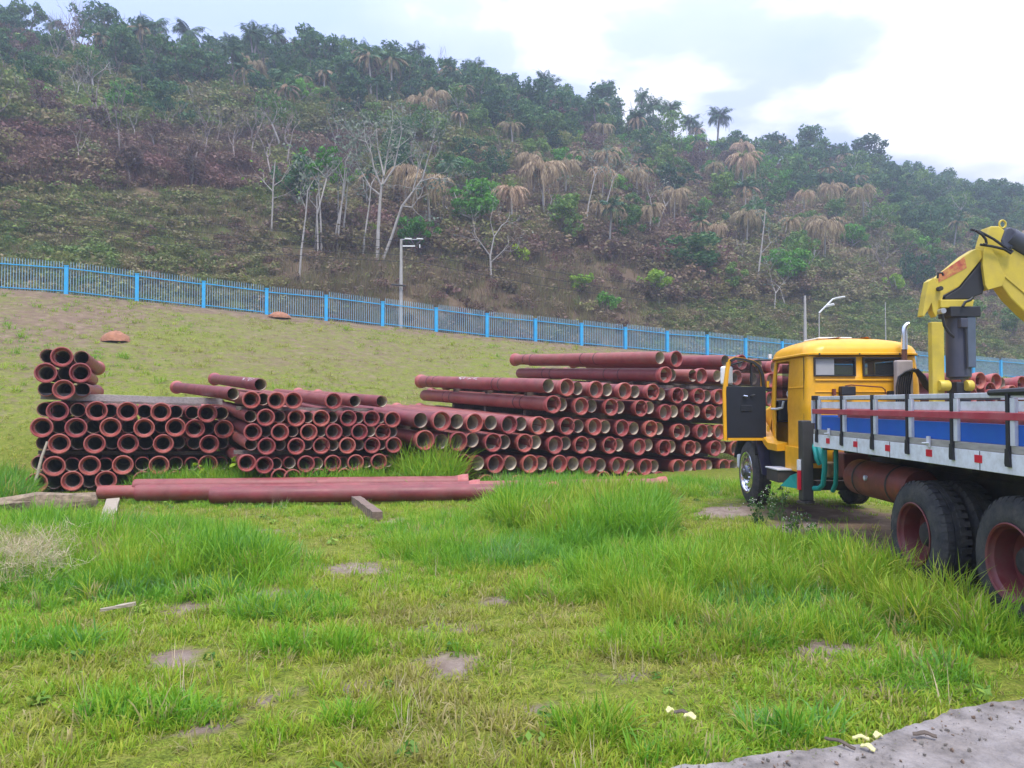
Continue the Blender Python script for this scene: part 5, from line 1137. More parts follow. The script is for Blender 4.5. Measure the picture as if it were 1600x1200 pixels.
for i, (px, pyb, lean, ht, lab) in enumerate(((467, 437, 14, 140, 'slim white trunk standing alone lowest on the left of the grove'), (503, 395, -6, 135, 'slim pale tree with green head at left of the grove'), (520, 398, 22, 130, 'slim pale trunk crossing its neighbour in the grove'), (526, 402, 14, 150, 'slim pale tree with leafy top in middle of the grove'), (535, 385, 8, 95, 'short crooked pale trunk in the grove'), (566, 408, 14, 120, 'thin pale trunk just left of the tall forked tree'), (497, 396, -2, 90, 'thinnest pale stem at the left of the grove'))):
    pale_tree([(px, pyb), (px + lean * .3, pyb - ht * .35), (px + lean * .75, pyb - ht * .7), (px + lean, pyb - ht)], [[(px + lean * .8, pyb - ht * .78), (px + lean - 12, pyb - ht * .95)], [(px + lean, pyb - ht), (px + lean + 9, pyb - ht - 16)]], lab, 60, 20 + i, .085)
pale_tree([(424, 362), (426, 320), (427, 285), (430, 252)], [[(427, 300), (414, 286), (408, 278)], [(428, 290), (440, 282), (446, 270)], [(427, 310), (442, 305)]], 'lone pale sapling with a yellow tuft at its tip on the left slope', 40, 31, .08, lf_lime)
pale_tree([(1232, 488), (1222, 462), (1219, 450)], [[(1219, 450), (1208, 440)]], 'short pale stump of a tree just above the cab', 0, 33, .09)
pale_tree([(1181, 462), (1186, 420), (1190, 385), (1194, 350), (1196, 325)], [[(1190, 395), (1204, 380), (1212, 372)], [(1194, 350), (1186, 335)]], 'tall thin white tree on slope left of the bright round tree', 110, 34, .10)
for i, (px, pyb, tx, ty) in enumerate(((851, 358, 848, 305), (853, 358, 862, 312), (856, 358, 870, 322), (915, 364, 930, 275), (944, 352, 958, 280), (1022, 362, 1016, 310), (1027, 362, 1040, 322), (1210, 490, 1212, 458))):
    pale_tree([(px, pyb), (px + (tx - px) * .3, pyb + (ty - pyb) * .5), (tx, ty)], [[(tx, ty), (tx - 5, ty - 14)], [(tx, ty), (tx + 8, ty - 12)]], 'thin pale trunk on the slope, ' + ('first of the trio below the big dry palm', 'middle of the trio below the big dry palm', 'last of the trio below the big dry palm', 'left one of a leafy white pair', 'right one of a leafy white pair', 'left one of two right of the white pair', 'right one of two right of the white pair', 'low down above the truck cab')[i], 90 if i in (3, 4) else 12, 40 + i, .09)
pale_tree([(768, 440), (766, 400), (772, 370)], [[(766, 400), (750, 378), (742, 366)], [(772, 370), (784, 352), (792, 346)], [(772, 370), (766, 345)], [(767, 410), (786, 392), (795, 380)]], 'wide grey leafless shrub-like tree right of the lamp pole', 30, 61, .10)
for i, (px, pyb, ht) in enumerate(((98, 180, 75), (120, 185, 85), (135, 175, 60), (215, 225, 60), (170, 150, 65), (300, 200, 70), (335, 190, 60))):
    at_px(BAREP[i % 3], 'bare_tree', px, pyb, ht, 'pale bare tree in the burnt wood, %s from left' % ORD[1 + [98, 120, 135, 170, 215, 300, 335].index(px)], group='pale bare trees of the burnt wood')
# bright green individuals
at_px(BRIGHT[0], 'round_tree', 1224, 462, 78, 'bright green round-headed tree above the truck cab', sxy=1.15)
at_px(BROAD[1], 'broad_tree', 1070, 440, 80, 'wide dark green tree at the foot of the slope', sxy=1.9)
at_px(LIME[0], 'lime_tree', 1030, 478, 58, 'small lime yellow tree in front of the wide dark one', sxy=1.1)
at_px(BRIGHT[1], 'green_tree', 728, 372, 92, 'fresh green bushy tree right of the leaning pale tree', sxy=1.2)
at_px(BRIGHT[0], 'green_tree', 650, 405, 70, 'mid green bush behind the trunks of the pale trees', sxy=1.0)
at_px(TALLP[0], 'slender_tree', 492, 392, 172, 'slender tree with tall bright green head at left of the grove')
at_px(TALLP[1], 'slender_tree', 528, 380, 140, 'slender tree with bright green head at right of the grove')
for px, pyb, ht, pr, lab in ((810, 412, 28, SHRUBL[0], 'lime shrub right of the bare grey tree'), (945, 490, 34, SHRUB[0], 'dark bright-topped bush just above the fence'), (910, 462, 36, SHRUBL[1], 'yellow green bush left of the bush above the fence'), (495, 370 + 15, 22, SHRUBL[0], 'small lime bush under the grove'), (62, 178, 42, SHRUB[1], 'bright bush high in the burnt wood at far left'), (84, 196, 26, SHRUBL[1], 'yellowish bush below the bright one at far left'), (577, 372, 26, SHRUBL[1], 'small lime bush between grove and tall forked tree'), (1395, 470, 44, LIME[1], 'yellowish sapling left of the crane head'), (190, 152, 30, SHRUB[0], 'small green bush inside the burnt wood'), (345, 180, 34, SHRUB[1], 'green bush at the right edge of the burnt wood'), (1385, 300, 60, BRIGHT[0], 'green tree on the shoulder above the crane'), (1130, 330, 48, BROAD[0], 'dark green tree among dry palms'), (1215, 320, 55, BRIGHT[1], 'fresh green tree above the tall thin white tree'), (870, 250, 50, BROAD[2], 'dark tree behind the big dry palm'), (1090, 355, 44, MIDT[0], 'olive tree over the wide dark one'), (1520, 520, 52, MIDT[1], 'olive bushy tree right of the crane column'), (1575, 530, 56, MIDT[2], 'olive bushy tree at right frame edge'), (1490, 470, 46, MIDT[3], 'olive tree seen behind the crane head'), (760, 340, 62, BRIGHT[1], 'fresh green tree right of the green bushy one'), (960, 320, 50, BRIGHT[0], 'green tree left of the narrow dry palm'), (1190, 290, 56, BRIGHT[1], 'green tree just above the pale crowned palm'), (1330, 400, 52, BRIGHT[0], 'green tree among palms right of the bright round tree')):
    at_px(pr, 'leafy_bush' if ht < 46 else 'leafy_tree', px, pyb, ht, lab, 'bush' if ht < 46 else 'tree')
# palms: px of the crown, base, height
for i, (px, pyb, ht, pr, lab) in enumerate(((850, 355, 128, DRY[0], 'largest dry palm with a wig of tan fronds right of centre'), (800, 372, 100, DRYW[0], 'dry palm left of the largest dry palm'), (825, 300, 75, DRY[1], 'tan palm just above the largest dry palm'), (800, 245, 68, DRYW[1], 'pale dry palm higher up over the largest dry palm'), (655, 215, 80, DRY[2], 'tan skirted palm high in the wood, left of a pair'), (685, 205, 78, DRY[0], 'tan skirted palm high in the wood, right of a pair'), (720, 235, 70, PALMH[0], 'green palm with hanging dead fronds under the tan pair'), (632, 340, 100, DRY[1], 'dry palm behind the tall forked tree'), (672, 380, 130, DRY[2], 'brown curtain-like dry palm behind the leaning tree'), (690, 350, 110, PALM[1], 'green drooping palm beside the brown curtain palm'), (930, 362, 56, DRYW[1], 'small dry palm between the white pair of trunks'), (995, 325, 78, DRY[1], 'narrow dry palm at centre of the slope'), (1053, 358, 78, DRY[0], 'tan palm with straight white trunk over the wide tree'), (1115, 305, 60, DRYW[0], 'yellowish palm left of the pale crowned palm'), (1160, 320, 92, DRYW[1], 'pale crowned palm above the thin white tree'), (1166, 400, 88, DRY[2], 'tan palm left of the bright round tree'), (1120, 395, 56, DRY[1], 'low tan palm beside the wide dark tree'), (1290, 430, 105, DRY[0], 'large tan drooping palm above the cab'), (1255, 350, 64, DRYW[0], 'yellow brown palm over the bright round tree'), (1300, 345, 70, DRY[2], 'tan palm above the large drooping one'), (1350, 360, 80, DRYW[1], 'pale dry palm right of the large drooping one'), (1355, 430, 52, DRYW[0], 'small greenish dry palm right of the large drooping one'), (1320, 430, 46, DRY[1], 'low brown palm at foot of the large drooping one'), (1232, 395, 64, DRYW[1], 'grey green dry palm behind the bright round tree'), (1330, 290, 56, DRY[0], 'tan palm on the upper slope below the big ridge tree'), (400, 150, 66, DRYW[0], 'pale dry palm on the left of the ridge wood'), (380, 135, 60, DRY[1], 'tan dry palm on the left of the ridge wood'), (1010, 260, 60, PALMH[1], 'half dead palm in the middle of the wood'), (905, 215, 62, PALMH[0], 'green palm with brown skirt below the ridge'), (505, 170, 70, PALMH[1], 'palm with hanging grey fronds in the left wood'), (470, 175, 66, PALMH[0], 'shorter palm with hanging grey fronds in the left wood'))):
    at_px(pr, 'dry_palm' if 'dry' in lab or 'tan' in lab or 'brown' in lab else 'palm_tree', px, pyb, ht, lab, 'palm')
# palms and trees that stand against the sky
def on_ridge(pr, name, px, pytop, label, cat, sxy=1.0, dd_=86):
    u = (px - 800) / F; t_ = 60.0
    for _ in range(60):
        x_, y_ = tdxy(t_, dd_); t_ += (u * y_ - x_) * .8
    z_ = gz(x_, y_); zt = P(px, pytop, y_).z; sc = max(.35, (zt - z_) / pr[2]); TAKEN.append((x_, y_))
    place(pr, name, x_, y_, z_ - .1, sc, label, cat, None, None, sxy / max(1, sc) if sc > 1.6 else sxy)
RP = [(237, 28), (285, 32), (455, 60), (505, 70), (535, 85), (740, 95), (850, 112), (955, 124), (1000, 138), (1020, 152), (1055, 160), (1080, 178), (1122, 166), (1398, 256)]
for i, (px, pt) in enumerate(RP): on_ridge(PALM[i % 3], 'palm_tree', px, pt, 'green palm against the sky, %s ridge palm from the left' % ORD[i + 1], 'palm')
for px, pt, sx, lab in ((600, 70, 1.3, 'large tree topping the ridge above the tall forked tree'), (1340, 216, 1.5, 'wide dark tree topping the ridge over the crane side'), (1258, 198, 1.0, 'tall thin-leaved tree on the right of the ridge'), (1215, 205, 1.0, 'tree on the ridge left of the thin-leaved tall one'), (1375, 240, 1.0, 'smaller dark tree touching the wide dark ridge tree'), (150, 10, 1.0, 'tall tree on the ridge near the left sky edge'), (1490, 262, .9, 'small round tree alone on the right ridge'), (930, 132, 1.1, 'dark tree on ridge beside the eighth palm'), (690, 92, 1.1, 'tree on the ridge left of the centre palm')):
    on_ridge(BROAD[int(px) % 4], 'ridge_tree', px, pt, lab, 'tree', sx)

# the rest of the wood
GK = {'dark': (BROAD, 'broad_tree', 'dark leafy tree among others in the hillside wood', 'tree', 'dark leafy trees of the hillside wood'), 'mid': (MIDT, 'olive_tree', 'olive green tree among others in the hillside wood', 'tree', 'olive green trees of the hillside wood'),
      'sparse': (SPARSE, 'sparse_tree', 'thin-leaved tree with pale trunk in the hillside wood', 'tree', 'thin-leaved trees of the hillside wood'), 'scorch': (SCORCH, 'scorched_tree', 'brown scorched tree in the hillside wood', 'tree', 'scorched trees of the hillside wood'),
      'bright': (BRIGHT, 'green_tree', 'fresh green tree in the hillside wood', 'tree', 'fresh green trees of the hillside wood'), 'bare': (BARE, 'bare_tree', 'grey leafless tree in the burnt band of the wood', 'tree', 'leafless trees of the burnt wood'), 'palm': (PALM, 'palm_tree', 'green palm standing in the hillside wood', 'palm', 'green palms of the hillside wood'),
      'palmh': (PALMH, 'palm_tree', 'green palm with dead hanging fronds in the wood', 'palm', 'half dead palms of the hillside wood'), 'dry': (DRY + DRYW, 'dry_palm', 'dry tan palm on the hillside', 'palm', 'dry palms of the hillside')}
MIX = {0: [], 1: [('bare', .6), ('scorch', .35), ('sparse', .05)], 2: [('dark', .34), ('mid', .25), ('sparse', .08), ('scorch', .08), ('palm', .15), ('palmh', .06), ('bare', .03), ('bright', .05)], 3: [('dry', .09), ('mid', .34), ('scorch', .12), ('palmh', .12), ('bare', .12), ('sparse', .05), ('bright', .14), ('dark', .1)], 4: [], 5: [('dark', .5), ('mid', .35), ('sparse', .1), ('palm', .05)]}
DENS = {0: 0, 1: .65, 2: 1.0, 3: .42, 4: 0, 5: 1.0}
WOOD = []
cnt = {k: 0 for k in GK}; TK = list(TAKEN); rr_ = np.random.default_rng(77); tries = 0
while tries < 14000 and sum(cnt.values()) < 720:
    tries += 1
    t_ = rr_.uniform(-90, 190); d_ = 12 + 84 * rr_.random() ** .75; x_, y_ = tdxy(t_, d_)
    if y_ < 30: continue
    z_ = gz(x_, y_); px, py = proj(x_, y_, z_)
    if px < -70 or px > 1670 or py > 480: continue
    zn = int(zone(px, py))
    if zn == 2 and px < 330 and rr_.random() < .55: zn = 1
    if rr_.random() > DENS[zn]: continue
    gap = 2.8 if zn in (2, 5) else 3.6
    if any((x_ - a) ** 2 + (y_ - b_) ** 2 < gap * gap for a, b_ in TK): continue
    ks = MIX[zn]; k = ks[rr_.choice(len(ks), p=np.array([q_[1] for q_ in ks]) / sum(q_[1] for q_ in ks))][0]
    ps, nm, lab, cat, grp = GK[k]; cnt[k] += 1; TK.append((x_, y_))
    sc = rr_.uniform(.7, 1.2) * (1.0 if d_ > 60 else .8)
    WOOD.append((k, px, py, place(ps[rr_.integers(len(ps))], nm, x_, y_, z_ - .15, sc, lab, cat, grp)))
COLN = [(px_, f'the {ORD[i_ + 1]} ridge palm') for i_, (px_, _) in enumerate(RP[:13])] + [(20, 'the far left edge'), (150, 'the tall left ridge tree'), (600, 'the large ridge tree'), (1258, 'the thin ridge tree'), (1340, 'the wide ridge tree'), (1490, 'the lone round ridge tree'), (1590, 'the right edge')]
SHORTN = {'dark': 'dark leafy tree', 'mid': 'olive green tree', 'sparse': 'thin-leaved pale tree', 'scorch': 'scorched brown tree', 'bare': 'leafless grey tree', 'bright': 'fresh green tree', 'palm': 'green palm', 'palmh': 'half dead palm', 'dry': 'dry tan palm'}
cells = {}
for k, px, py, o_ in WOOD:
    ci = min(range(len(COLN)), key=lambda q_: abs(COLN[q_][0] - px)); top_ = 60 + .155 * px
    bi = 0 if py < top_ + 45 else 1 if py < top_ + 95 else 2 if py < top_ + 165 else 3
    cells.setdefault((k, ci, bi), []).append((px, o_))
for (k, ci, bi), lst in cells.items():
    lst.sort(key=lambda q_: q_[0])
    for i_, (px, o_) in enumerate(lst):
        w_ = ('along the ridge', 'high on the hill', 'halfway up the hill', 'low on the hill')[bi]
        o_['label'] = f'{SHORTN[k]} {w_} under {COLN[ci][1]}' + (f', {ORD[i_ + 1]} from left' if len(lst) > 1 else '')
print('wood', cnt)

# ------------------------------------------------------------------ ground cover: instances on points, one object per kind of cover
def scatter(name, pts, rot, scl, tint, idx, protos, label, cat):
    me = bpy.data.meshes.new(name); pts = np.asarray(pts, np.float32); me.vertices.add(len(pts)); me.vertices.foreach_set('co', pts.ravel())
    for nm, ty, fld, val in (('rot', 'FLOAT_VECTOR', 'vector', rot), ('scl', 'FLOAT_VECTOR', 'vector', scl), ('tint', 'FLOAT', 'value', tint), ('pick', 'INT', 'value', idx)):
        a = me.attributes.new(nm, ty, 'POINT'); a.data.foreach_set(fld, np.ascontiguousarray(val, dtype=np.int32 if ty == 'INT' else np.float32).ravel())
    o_ = link(name, me); tag(o_, label, cat, kind='stuff')
    c = bpy.data.collections.new(name + '_kinds')
    for i, pme in enumerate(protos): c.objects.link(bpy.data.objects.new(f'{name}_{i:02d}', pme))
    ng = bpy.data.node_groups.new(name, 'GeometryNodeTree'); ng.interface.new_socket('Geometry', in_out='INPUT', socket_type='NodeSocketGeometry'); ng.interface.new_socket('Geometry', in_out='OUTPUT', socket_type='NodeSocketGeometry')
    gi = ng.nodes.new('NodeGroupInput'); go = ng.nodes.new('NodeGroupOutput'); ip = ng.nodes.new('GeometryNodeInstanceOnPoints'); ci = ng.nodes.new('GeometryNodeCollectionInfo')
    ci.inputs['Collection'].default_value = c; ci.inputs['Separate Children'].default_value = True; ci.inputs['Reset Children'].default_value = True
    def na(n_, ty):
        q_ = ng.nodes.new('GeometryNodeInputNamedAttribute'); q_.data_type = ty; q_.inputs['Name'].default_value = n_; return next(s for s in q_.outputs if s.enabled)
    k = ng.links.new; k(gi.outputs[0], ip.inputs['Points']); k(ci.outputs[0], ip.inputs['Instance']); ip.inputs['Pick Instance'].default_value = True
    k(na('pick', 'INT'), ip.inputs['Instance Index']); k(na('rot', 'FLOAT_VECTOR'), ip.inputs['Rotation']); k(na('scl', 'FLOAT_VECTOR'), ip.inputs['Scale']); k(ip.outputs[0], go.inputs[0])
    md = o_.modifiers.new('scatter', 'NODES'); md.node_group = ng
    return o_
def tuft(seed, n, h, spread, lean, w_, mat, hvar=.4, curl=.9):
    r = np.random.default_rng(seed); v, f = [], []
    for i in range(n):
        a = r.uniform(0, 6.283); q_ = spread * math.sqrt(r.random()); b_ = np.array([q_ * math.cos(a), q_ * math.sin(a), 0.0])
        az = a + r.normal() * .9; hh = h * (1 - hvar * r.random()); ln = lean * r.uniform(.2, 1.2); d = np.array([math.cos(az), math.sin(az), 0]); s = np.array([-d[1], d[0], 0]); tw = r.uniform(-.6, .6); s = s * math.cos(tw) + d * math.sin(tw)
        k = len(v); ww = w_ * r.uniform(.7, 1.3); e = ln; p = b_.copy(); prev = 0
        for j, t_ in enumerate((0, .35, .7)):
            v += [tuple(p - s * ww * (1 - t_ * .5) / 2), tuple(p + s * ww * (1 - t_ * .5) / 2)]
            step = hh * .35; p = p + (d * math.sin(e) + np.array([0, 0, math.cos(e)])) * step; e += curl * ln * .8
        v.append(tuple(p)); f += [(k, k + 1, k + 3, k + 2), (k + 2, k + 3, k + 5, k + 4), (k + 4, k + 5, k + 6)]
    me = bpy.data.meshes.new('tuft'); me.from_pydata(v, [], f); me.update(); me.materials.append(mat); return me
GR = [(0.0, (0.46, 0.39, 0.18)), (0.16, (0.36, 0.33, 0.09)), (0.34, (0.36, 0.42, 0.040)), (0.58, (0.22, 0.43, 0.022)), (0.8, (0.14, 0.36, 0.028)), (1.0, (0.17, 0.34, 0.12))]
grass_m = leafmat('grass_blades', GR, None, transl=0.45, tint=True, rndv=0.16, rough=0.5, spec=0.3)
SHORT = [tuft(300 + i, 13, .08, .07, .85, .0080, grass_m) for i in range(4)]
MED = [tuft(310 + i, 18, .17, .07, .60, .0105, grass_m) for i in range(4)]
TALLT = [tuft(320 + i, 17, .5, .09, .42, .0145, grass_m, curl=1.2) for i in range(4)]
r = np.random.default_rng(5)
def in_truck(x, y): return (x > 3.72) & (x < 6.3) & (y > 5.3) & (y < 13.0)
def cone(n, y0, y1, pw=2.0, marg=.75):
    y = (y0 ** pw + (y1 ** pw - y0 ** pw) * r.random(n)) ** (1 / pw); x = r.uniform(-.72, .72, n) * y + r.uniform(-marg, marg, n); return x, y
def on_pave(x, y):
    px, py = proj(x, y, x * 0); ex = np.array([e[0] for e in edge]); ey = np.array([e[1] for e in edge]); return (py > np.interp(px, ex, ey) + 13) & (px > 1000)
gtx = lambda x, y: np.clip(.40 + .55 * (fbm(x * .45, y * .45, 41) - .5) + .40 * (fbm(x * 1.7, y * 1.7, 42) - .5), 0.02, .6)
# short lawn
x, y = cone(52000, 3.0, 16.8, 1.35); th, hh = tallmask(x, y); dm = dirtmask(x, y); pn = fbm(x * 1.3, y * 1.3, 51) * .6 + fbm(x * 4.5, y * 4.5, 52) * .4
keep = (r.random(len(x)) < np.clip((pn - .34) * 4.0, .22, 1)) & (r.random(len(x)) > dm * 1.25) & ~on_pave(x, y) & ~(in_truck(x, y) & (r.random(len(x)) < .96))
x, y, th, pn = x[keep], y[keep], th[keep], pn[keep]; n_ = len(x)
sc = r.uniform(.5, 1.35, n_) * (.55 + .8 * pn); dry = r.random(n_) < .13
tint = np.where(dry, r.uniform(0, .15, n_), gtx(x, y) + .12 * th + r.normal(size=n_) * .05)
scatter('short_grass', np.stack([x, y, height(x, y) - .005], 1), np.stack([r.normal(size=n_) * .12, r.normal(size=n_) * .12, r.uniform(0, 6.28, n_)], 1), np.stack([sc * 1.1, sc * 1.1, sc], 1), np.clip(tint, 0, 1), r.integers(0, 4, n_), SHORT, 'short yellow green grass covering the yard', 'grass')
# medium clumps
x, y = cone(17000, 3.2, 16.8, 1.5); th, hh = tallmask(x, y); dm = dirtmask(x, y); pn = fbm(x * .9, y * .9, 61) * .55 + fbm(x * 3.2, y * 3.2, 62) * .45
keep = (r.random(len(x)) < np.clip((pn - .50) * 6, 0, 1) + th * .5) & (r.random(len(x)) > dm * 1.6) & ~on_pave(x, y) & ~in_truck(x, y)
x, y, th, pn = x[keep], y[keep], th[keep], pn[keep]; n_ = len(x); sc = r.uniform(.5, 1.15, n_) * (.8 + .5 * th); tint = gtx(x, y) + .10 + .22 * th + r.normal(size=n_) * .06; tint = np.where(r.random(n_) < .06, .08, tint)
scatter('grass_clumps', np.stack([x, y, height(x, y) - .008], 1), np.stack([r.normal(size=n_) * .16, r.normal(size=n_) * .16, r.uniform(0, 6.28, n_)], 1), np.stack([sc, sc, sc], 1), np.clip(tint, 0, 1), r.integers(0, 4, n_), MED, 'loose clumps of green grass in the yard', 'grass')
# tall lush grass
x, y = cone(34000, 3.4, 17.0, 1.7); th, hh = tallmask(x, y); pn = fbm(x * 1.1, y * 1.1, 71) * .6 + fbm(x * 3.1, y * 3.1, 72) * .4
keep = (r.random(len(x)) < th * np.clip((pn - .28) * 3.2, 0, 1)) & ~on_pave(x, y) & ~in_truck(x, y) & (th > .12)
x, y, th, pn, hh = x[keep], y[keep], th[keep], pn[keep], hh[keep]; n_ = len(x); sz = hh / .5 * (.45 + .55 * th) * (.45 + 1.1 * pn) * r.uniform(.55, 1.25, n_); tint = .575 + .52 * (fbm(x * .7, y * .7, 73) - .5) + .55 * (fbm(x * .35 + 9, y * .35, 74) - .45) + r.normal(size=n_) * .06; tint = np.where(r.random(n_) < .05, r.uniform(.05, .25, n_), tint)
scatter('tall_grass', np.stack([x, y, height(x, y) - .01], 1), np.stack([r.normal(size=n_) * .13 , r.normal(size=n_) * .13 + .06, r.uniform(0, 6.28, n_)], 1), np.stack([np.maximum(sz, .5) * 1.05, np.maximum(sz, .5) * 1.05, sz], 1), np.clip(tint, .02, 1), r.integers(0, 4, n_), TALLT, 'tall lush green grass in thick stands', 'grass')
print('grass', n_)
straw_m = leafmat('straw', (0.42, 0.34, 0.19), (0.55, 0.46, 0.28), (0.62, 0.55, 0.38), transl=.3)
mound_s = M('soil_crumb', (0.20, 0.14, 0.10), 1.0, var=.4)
# thin grass on the bank
nb = 26000; t_ = r.uniform(-16, 75, nb); d_ = r.uniform(-24, -.3, nb); x, y = tdxy(t_, d_); px, py = proj(x, y, height(x, y)); pn = fbm(x * .35, y * .35, 81) * .55 + fbm(x * 1.6, y * 1.6, 82) * .45
keep = (px > -60) & (px < 1660) & (y > 15.5) & (r.random(nb) < np.clip((pn - .36) * 4 + np.clip((-8 - d_) / 20, 0, .4), .05, 1)); x, y, pn, d_ = x[keep], y[keep], pn[keep], d_[keep]; n_ = len(x)
sc = r.uniform(.7, 1.7, n_) * (.4 + 1.1 * pn); left = np.clip((-x - 9) / 6, 0, 1); tint = .28 + .75 * (fbm(x * .3, y * .3, 83) - .5) + .15 * left + r.normal(size=n_) * .06
scatter('bank_grass', np.stack([x, y, height(x, y) - .01], 1), np.stack([r.normal(size=n_) * .15, r.normal(size=n_) * .15, r.uniform(0, 6.28, n_)], 1), np.stack([sc * 1.3, sc * 1.3, sc], 1), np.clip(tint, .02, .8), np.where(r.random(n_) < .12, 4, 0) + r.integers(0, 4, n_), SHORT + MED, 'sparse grass on the earth bank below the fence', 'grass')
# broad-leaved weeds and dead stalks among the grass
bw_m = leafmat('broad_weed_leaves', (0.09, 0.22, 0.03), (0.17, 0.32, 0.04), (0.27, 0.38, 0.07), rndv=.3)
BW = []
for i in range(3):
    rb = np.random.default_rng(600 + i); v, f = leafcloud(rb, [(0, 0, .05)], [.10], 26, .075, up=.9); v[:, 2] = np.abs(v[:, 2]); me = mesh_np('weed', v, f); me.materials.append(bw_m); BW.append(me)
BW += [tuft(610 + i, 5, .34, .05, .5, .006, straw_m, curl=.3) for i in range(2)]
x, y = cone(1100, 3.2, 15, 1.5); pn = fbm(x * .8, y * .8, 111); keep = (r.random(len(x)) < np.clip((pn - .42) * 5, 0, 1)) & ~on_pave(x, y) & ~in_truck(x, y); x, y = x[keep], y[keep]; n_ = len(x); sc = r.uniform(.3, .75, n_)
scatter('weeds', np.stack([x, y, height(x, y)], 1), np.stack([r.normal(size=n_) * .1, r.normal(size=n_) * .1, r.uniform(0, 6.28, n_)], 1), np.stack([sc, sc, sc], 1), np.zeros(n_), r.choice(5, n_, p=[.14, .14, .14, .29, .29]), BW, 'low broad weeds and dead stalks scattered in the yard grass', 'weeds')
# pebbles and crumbs of soil along the broken edge of the slab and on the bare patches
peb = []
for i in range(3):
    rp_ = np.random.default_rng(500 + i); mm_ = MB(); mm_.lathe([(.001, -.5), (.7, -.35), (1, 0), (.75, .4), (.001, .55)], (0, 0, 0), (0, 0, 1), 7); mm_.v = [tuple(np.array(q_) * rp_.uniform(.75, 1.2, 3)) for q_ in mm_.v]
    me = bpy.data.meshes.new('pebble'); me.from_pydata(mm_.v, [], mm_.f); me.update(); me.materials.append(stone_m if i else mound_s); peb.append(me)
ne = 600; k_ = r.integers(0, len(top) - 1, ne); off = r.normal(size=ne) * .16; x = np.array([top[i][0] for i in k_]) + off * .2 + r.normal(size=ne) * .05; y = np.array([top[i][1] for i in k_]) - np.abs(off) * np.where(r.random(ne) < .65, 1.6, -.8)
x2, y2 = cone(9000, 3.2, 12, 1.5); kd = r.random(9000) < dirtmask(x2, y2) * .45; x = np.concatenate([x, x2[kd]]); y = np.concatenate([y, y2[kd]]); n_ = len(x); sc = .003 + .010 * r.random(n_) ** 3
onp = on_pave(x, y); scatter('pebbles', np.stack([x, y, np.where(onp, .058, height(x, y) + .003)], 1), r.uniform(0, 6.28, (n_, 3)), np.stack([sc, sc, sc * .8], 1), np.zeros(n_), r.integers(0, 3, n_), peb, 'pebbles and crumbs of soil on bare ground and slab edge', 'pebbles')
# dry straw heap on the left
STRAW = [tuft(330 + i, 14, .30, .10, 1.5, .006, straw_m, curl=.15) for i in range(2)]
n_ = 220; px = 45 + r.normal(size=n_) * 36; py = 893 + r.normal(size=n_) * 16; pp = np.array([tuple(gpt(a, b_, .0)) for a, b_ in zip(px, py)])
pp[:, 2] = height(pp[:, 0], pp[:, 1]) + r.uniform(.10, .30, n_)
scatter('dry_straw', pp, np.stack([r.normal(size=n_) * .5, r.normal(size=n_) * .5, r.uniform(0, 6.28, n_)], 1), r.uniform(.4, .85, n_)[:, None] * np.array([1, 1, .7]), np.zeros(n_), r.integers(0, 2, n_), STRAW, 'heap of pale dry straw in the grass on the left', 'straw')

# undergrowth of the hillside
def bush(seed, n, size, lmat, rad, h, twig=0):
    rb = np.random.default_rng(seed); C = [(rb.normal() * rad * .4, rb.normal() * rad * .4, h * rb.uniform(.15, .8)) for _ in range(7)]
    v, f = leafcloud(rb, C, [rad * rb.uniform(.3, .55) for _ in C], n, size); v[:, 2] *= .9
    me = mesh_np('bush', v, f); me.materials.append(lmat); return me
def twigs(seed, n, h, w_, lmat, spread, lean=.35):
    return tuft(seed, n, h, spread, lean, w_, lmat, curl=.2, hvar=.6)
cov_m = leafmat('scrub_leaves', [(0.0, (0.16, 0.085, 0.065)), (0.25, (0.22, 0.15, 0.10)), (0.45, (0.26, 0.225, 0.10)), (0.62, (0.20, 0.235, 0.060)), (0.82, (0.12, 0.20, 0.045)), (1.0, (0.20, 0.30, 0.045))], None, transl=.3, tint=True, rndv=.25)
BUSH = [bush(400 + i, 150, .27, cov_m, 1.0, 1.0) for i in range(5)]; BUSHL = [bush(440 + i, 520, .30, cov_m, 1.9, 2.0) for i in range(4)]; TW = [twigs(410 + i, 34, 1.5, .034, cov_m, .6) for i in range(3)]
nb = 260000; t_ = r.uniform(-80, 180, nb); d_ = 3 + 93 * r.random(nb) ** 1.0; x, y = tdxy(t_, d_); z = height(x, y); px, py = proj(x, y, z); zn = zone(px, py)
pn = fbm(x * .10, y * .10, 91) * .55 + fbm(x * .4, y * .4, 92) * .45
dens = np.choose(zn, [.95, .50, .40, .48, .9, .36]) * np.clip((pn - .25) * 3, np.where(zn == 0, .5, .2), 1)
keep = (px > -60) & (px < 1660) & (y > 36) & (r.random(nb) < dens); x, y, z, zn, pn, d_ = [q_[keep] for q_ in (x, y, z, zn, pn, d_)]; n_ = len(x)
base = np.choose(zn, [.56, .18, .60, .36, .34, .70]); tint = base + .9 * (pn - .5) + r.normal(size=n_) * .13
tw = r.random(n_) < np.choose(zn, [.62, .55, .2, .45, .80, .1]); idx = np.where(tw, 5 + r.integers(0, 3, n_), r.integers(0, 5, n_)); tint = np.where(tw & (zn == 4), .30 + .2 * r.random(n_), np.where(tw & (zn != 0), tint - .2, tint))
big = (~tw) & (r.random(n_) < np.choose(zn, [.10, .12, .6, .35, .10, .7])); idx = np.where(big, 8 + r.integers(0, 4, n_), idx)
sc = r.uniform(.5, 1.2, n_) * np.choose(zn, [.8, 1.0, 1.1, 1.0, .85, 1.1]) * np.where(big & ((zn == 0) | (zn == 4)), .6, 1) * np.where(tw & (zn == 0), .75, 1)
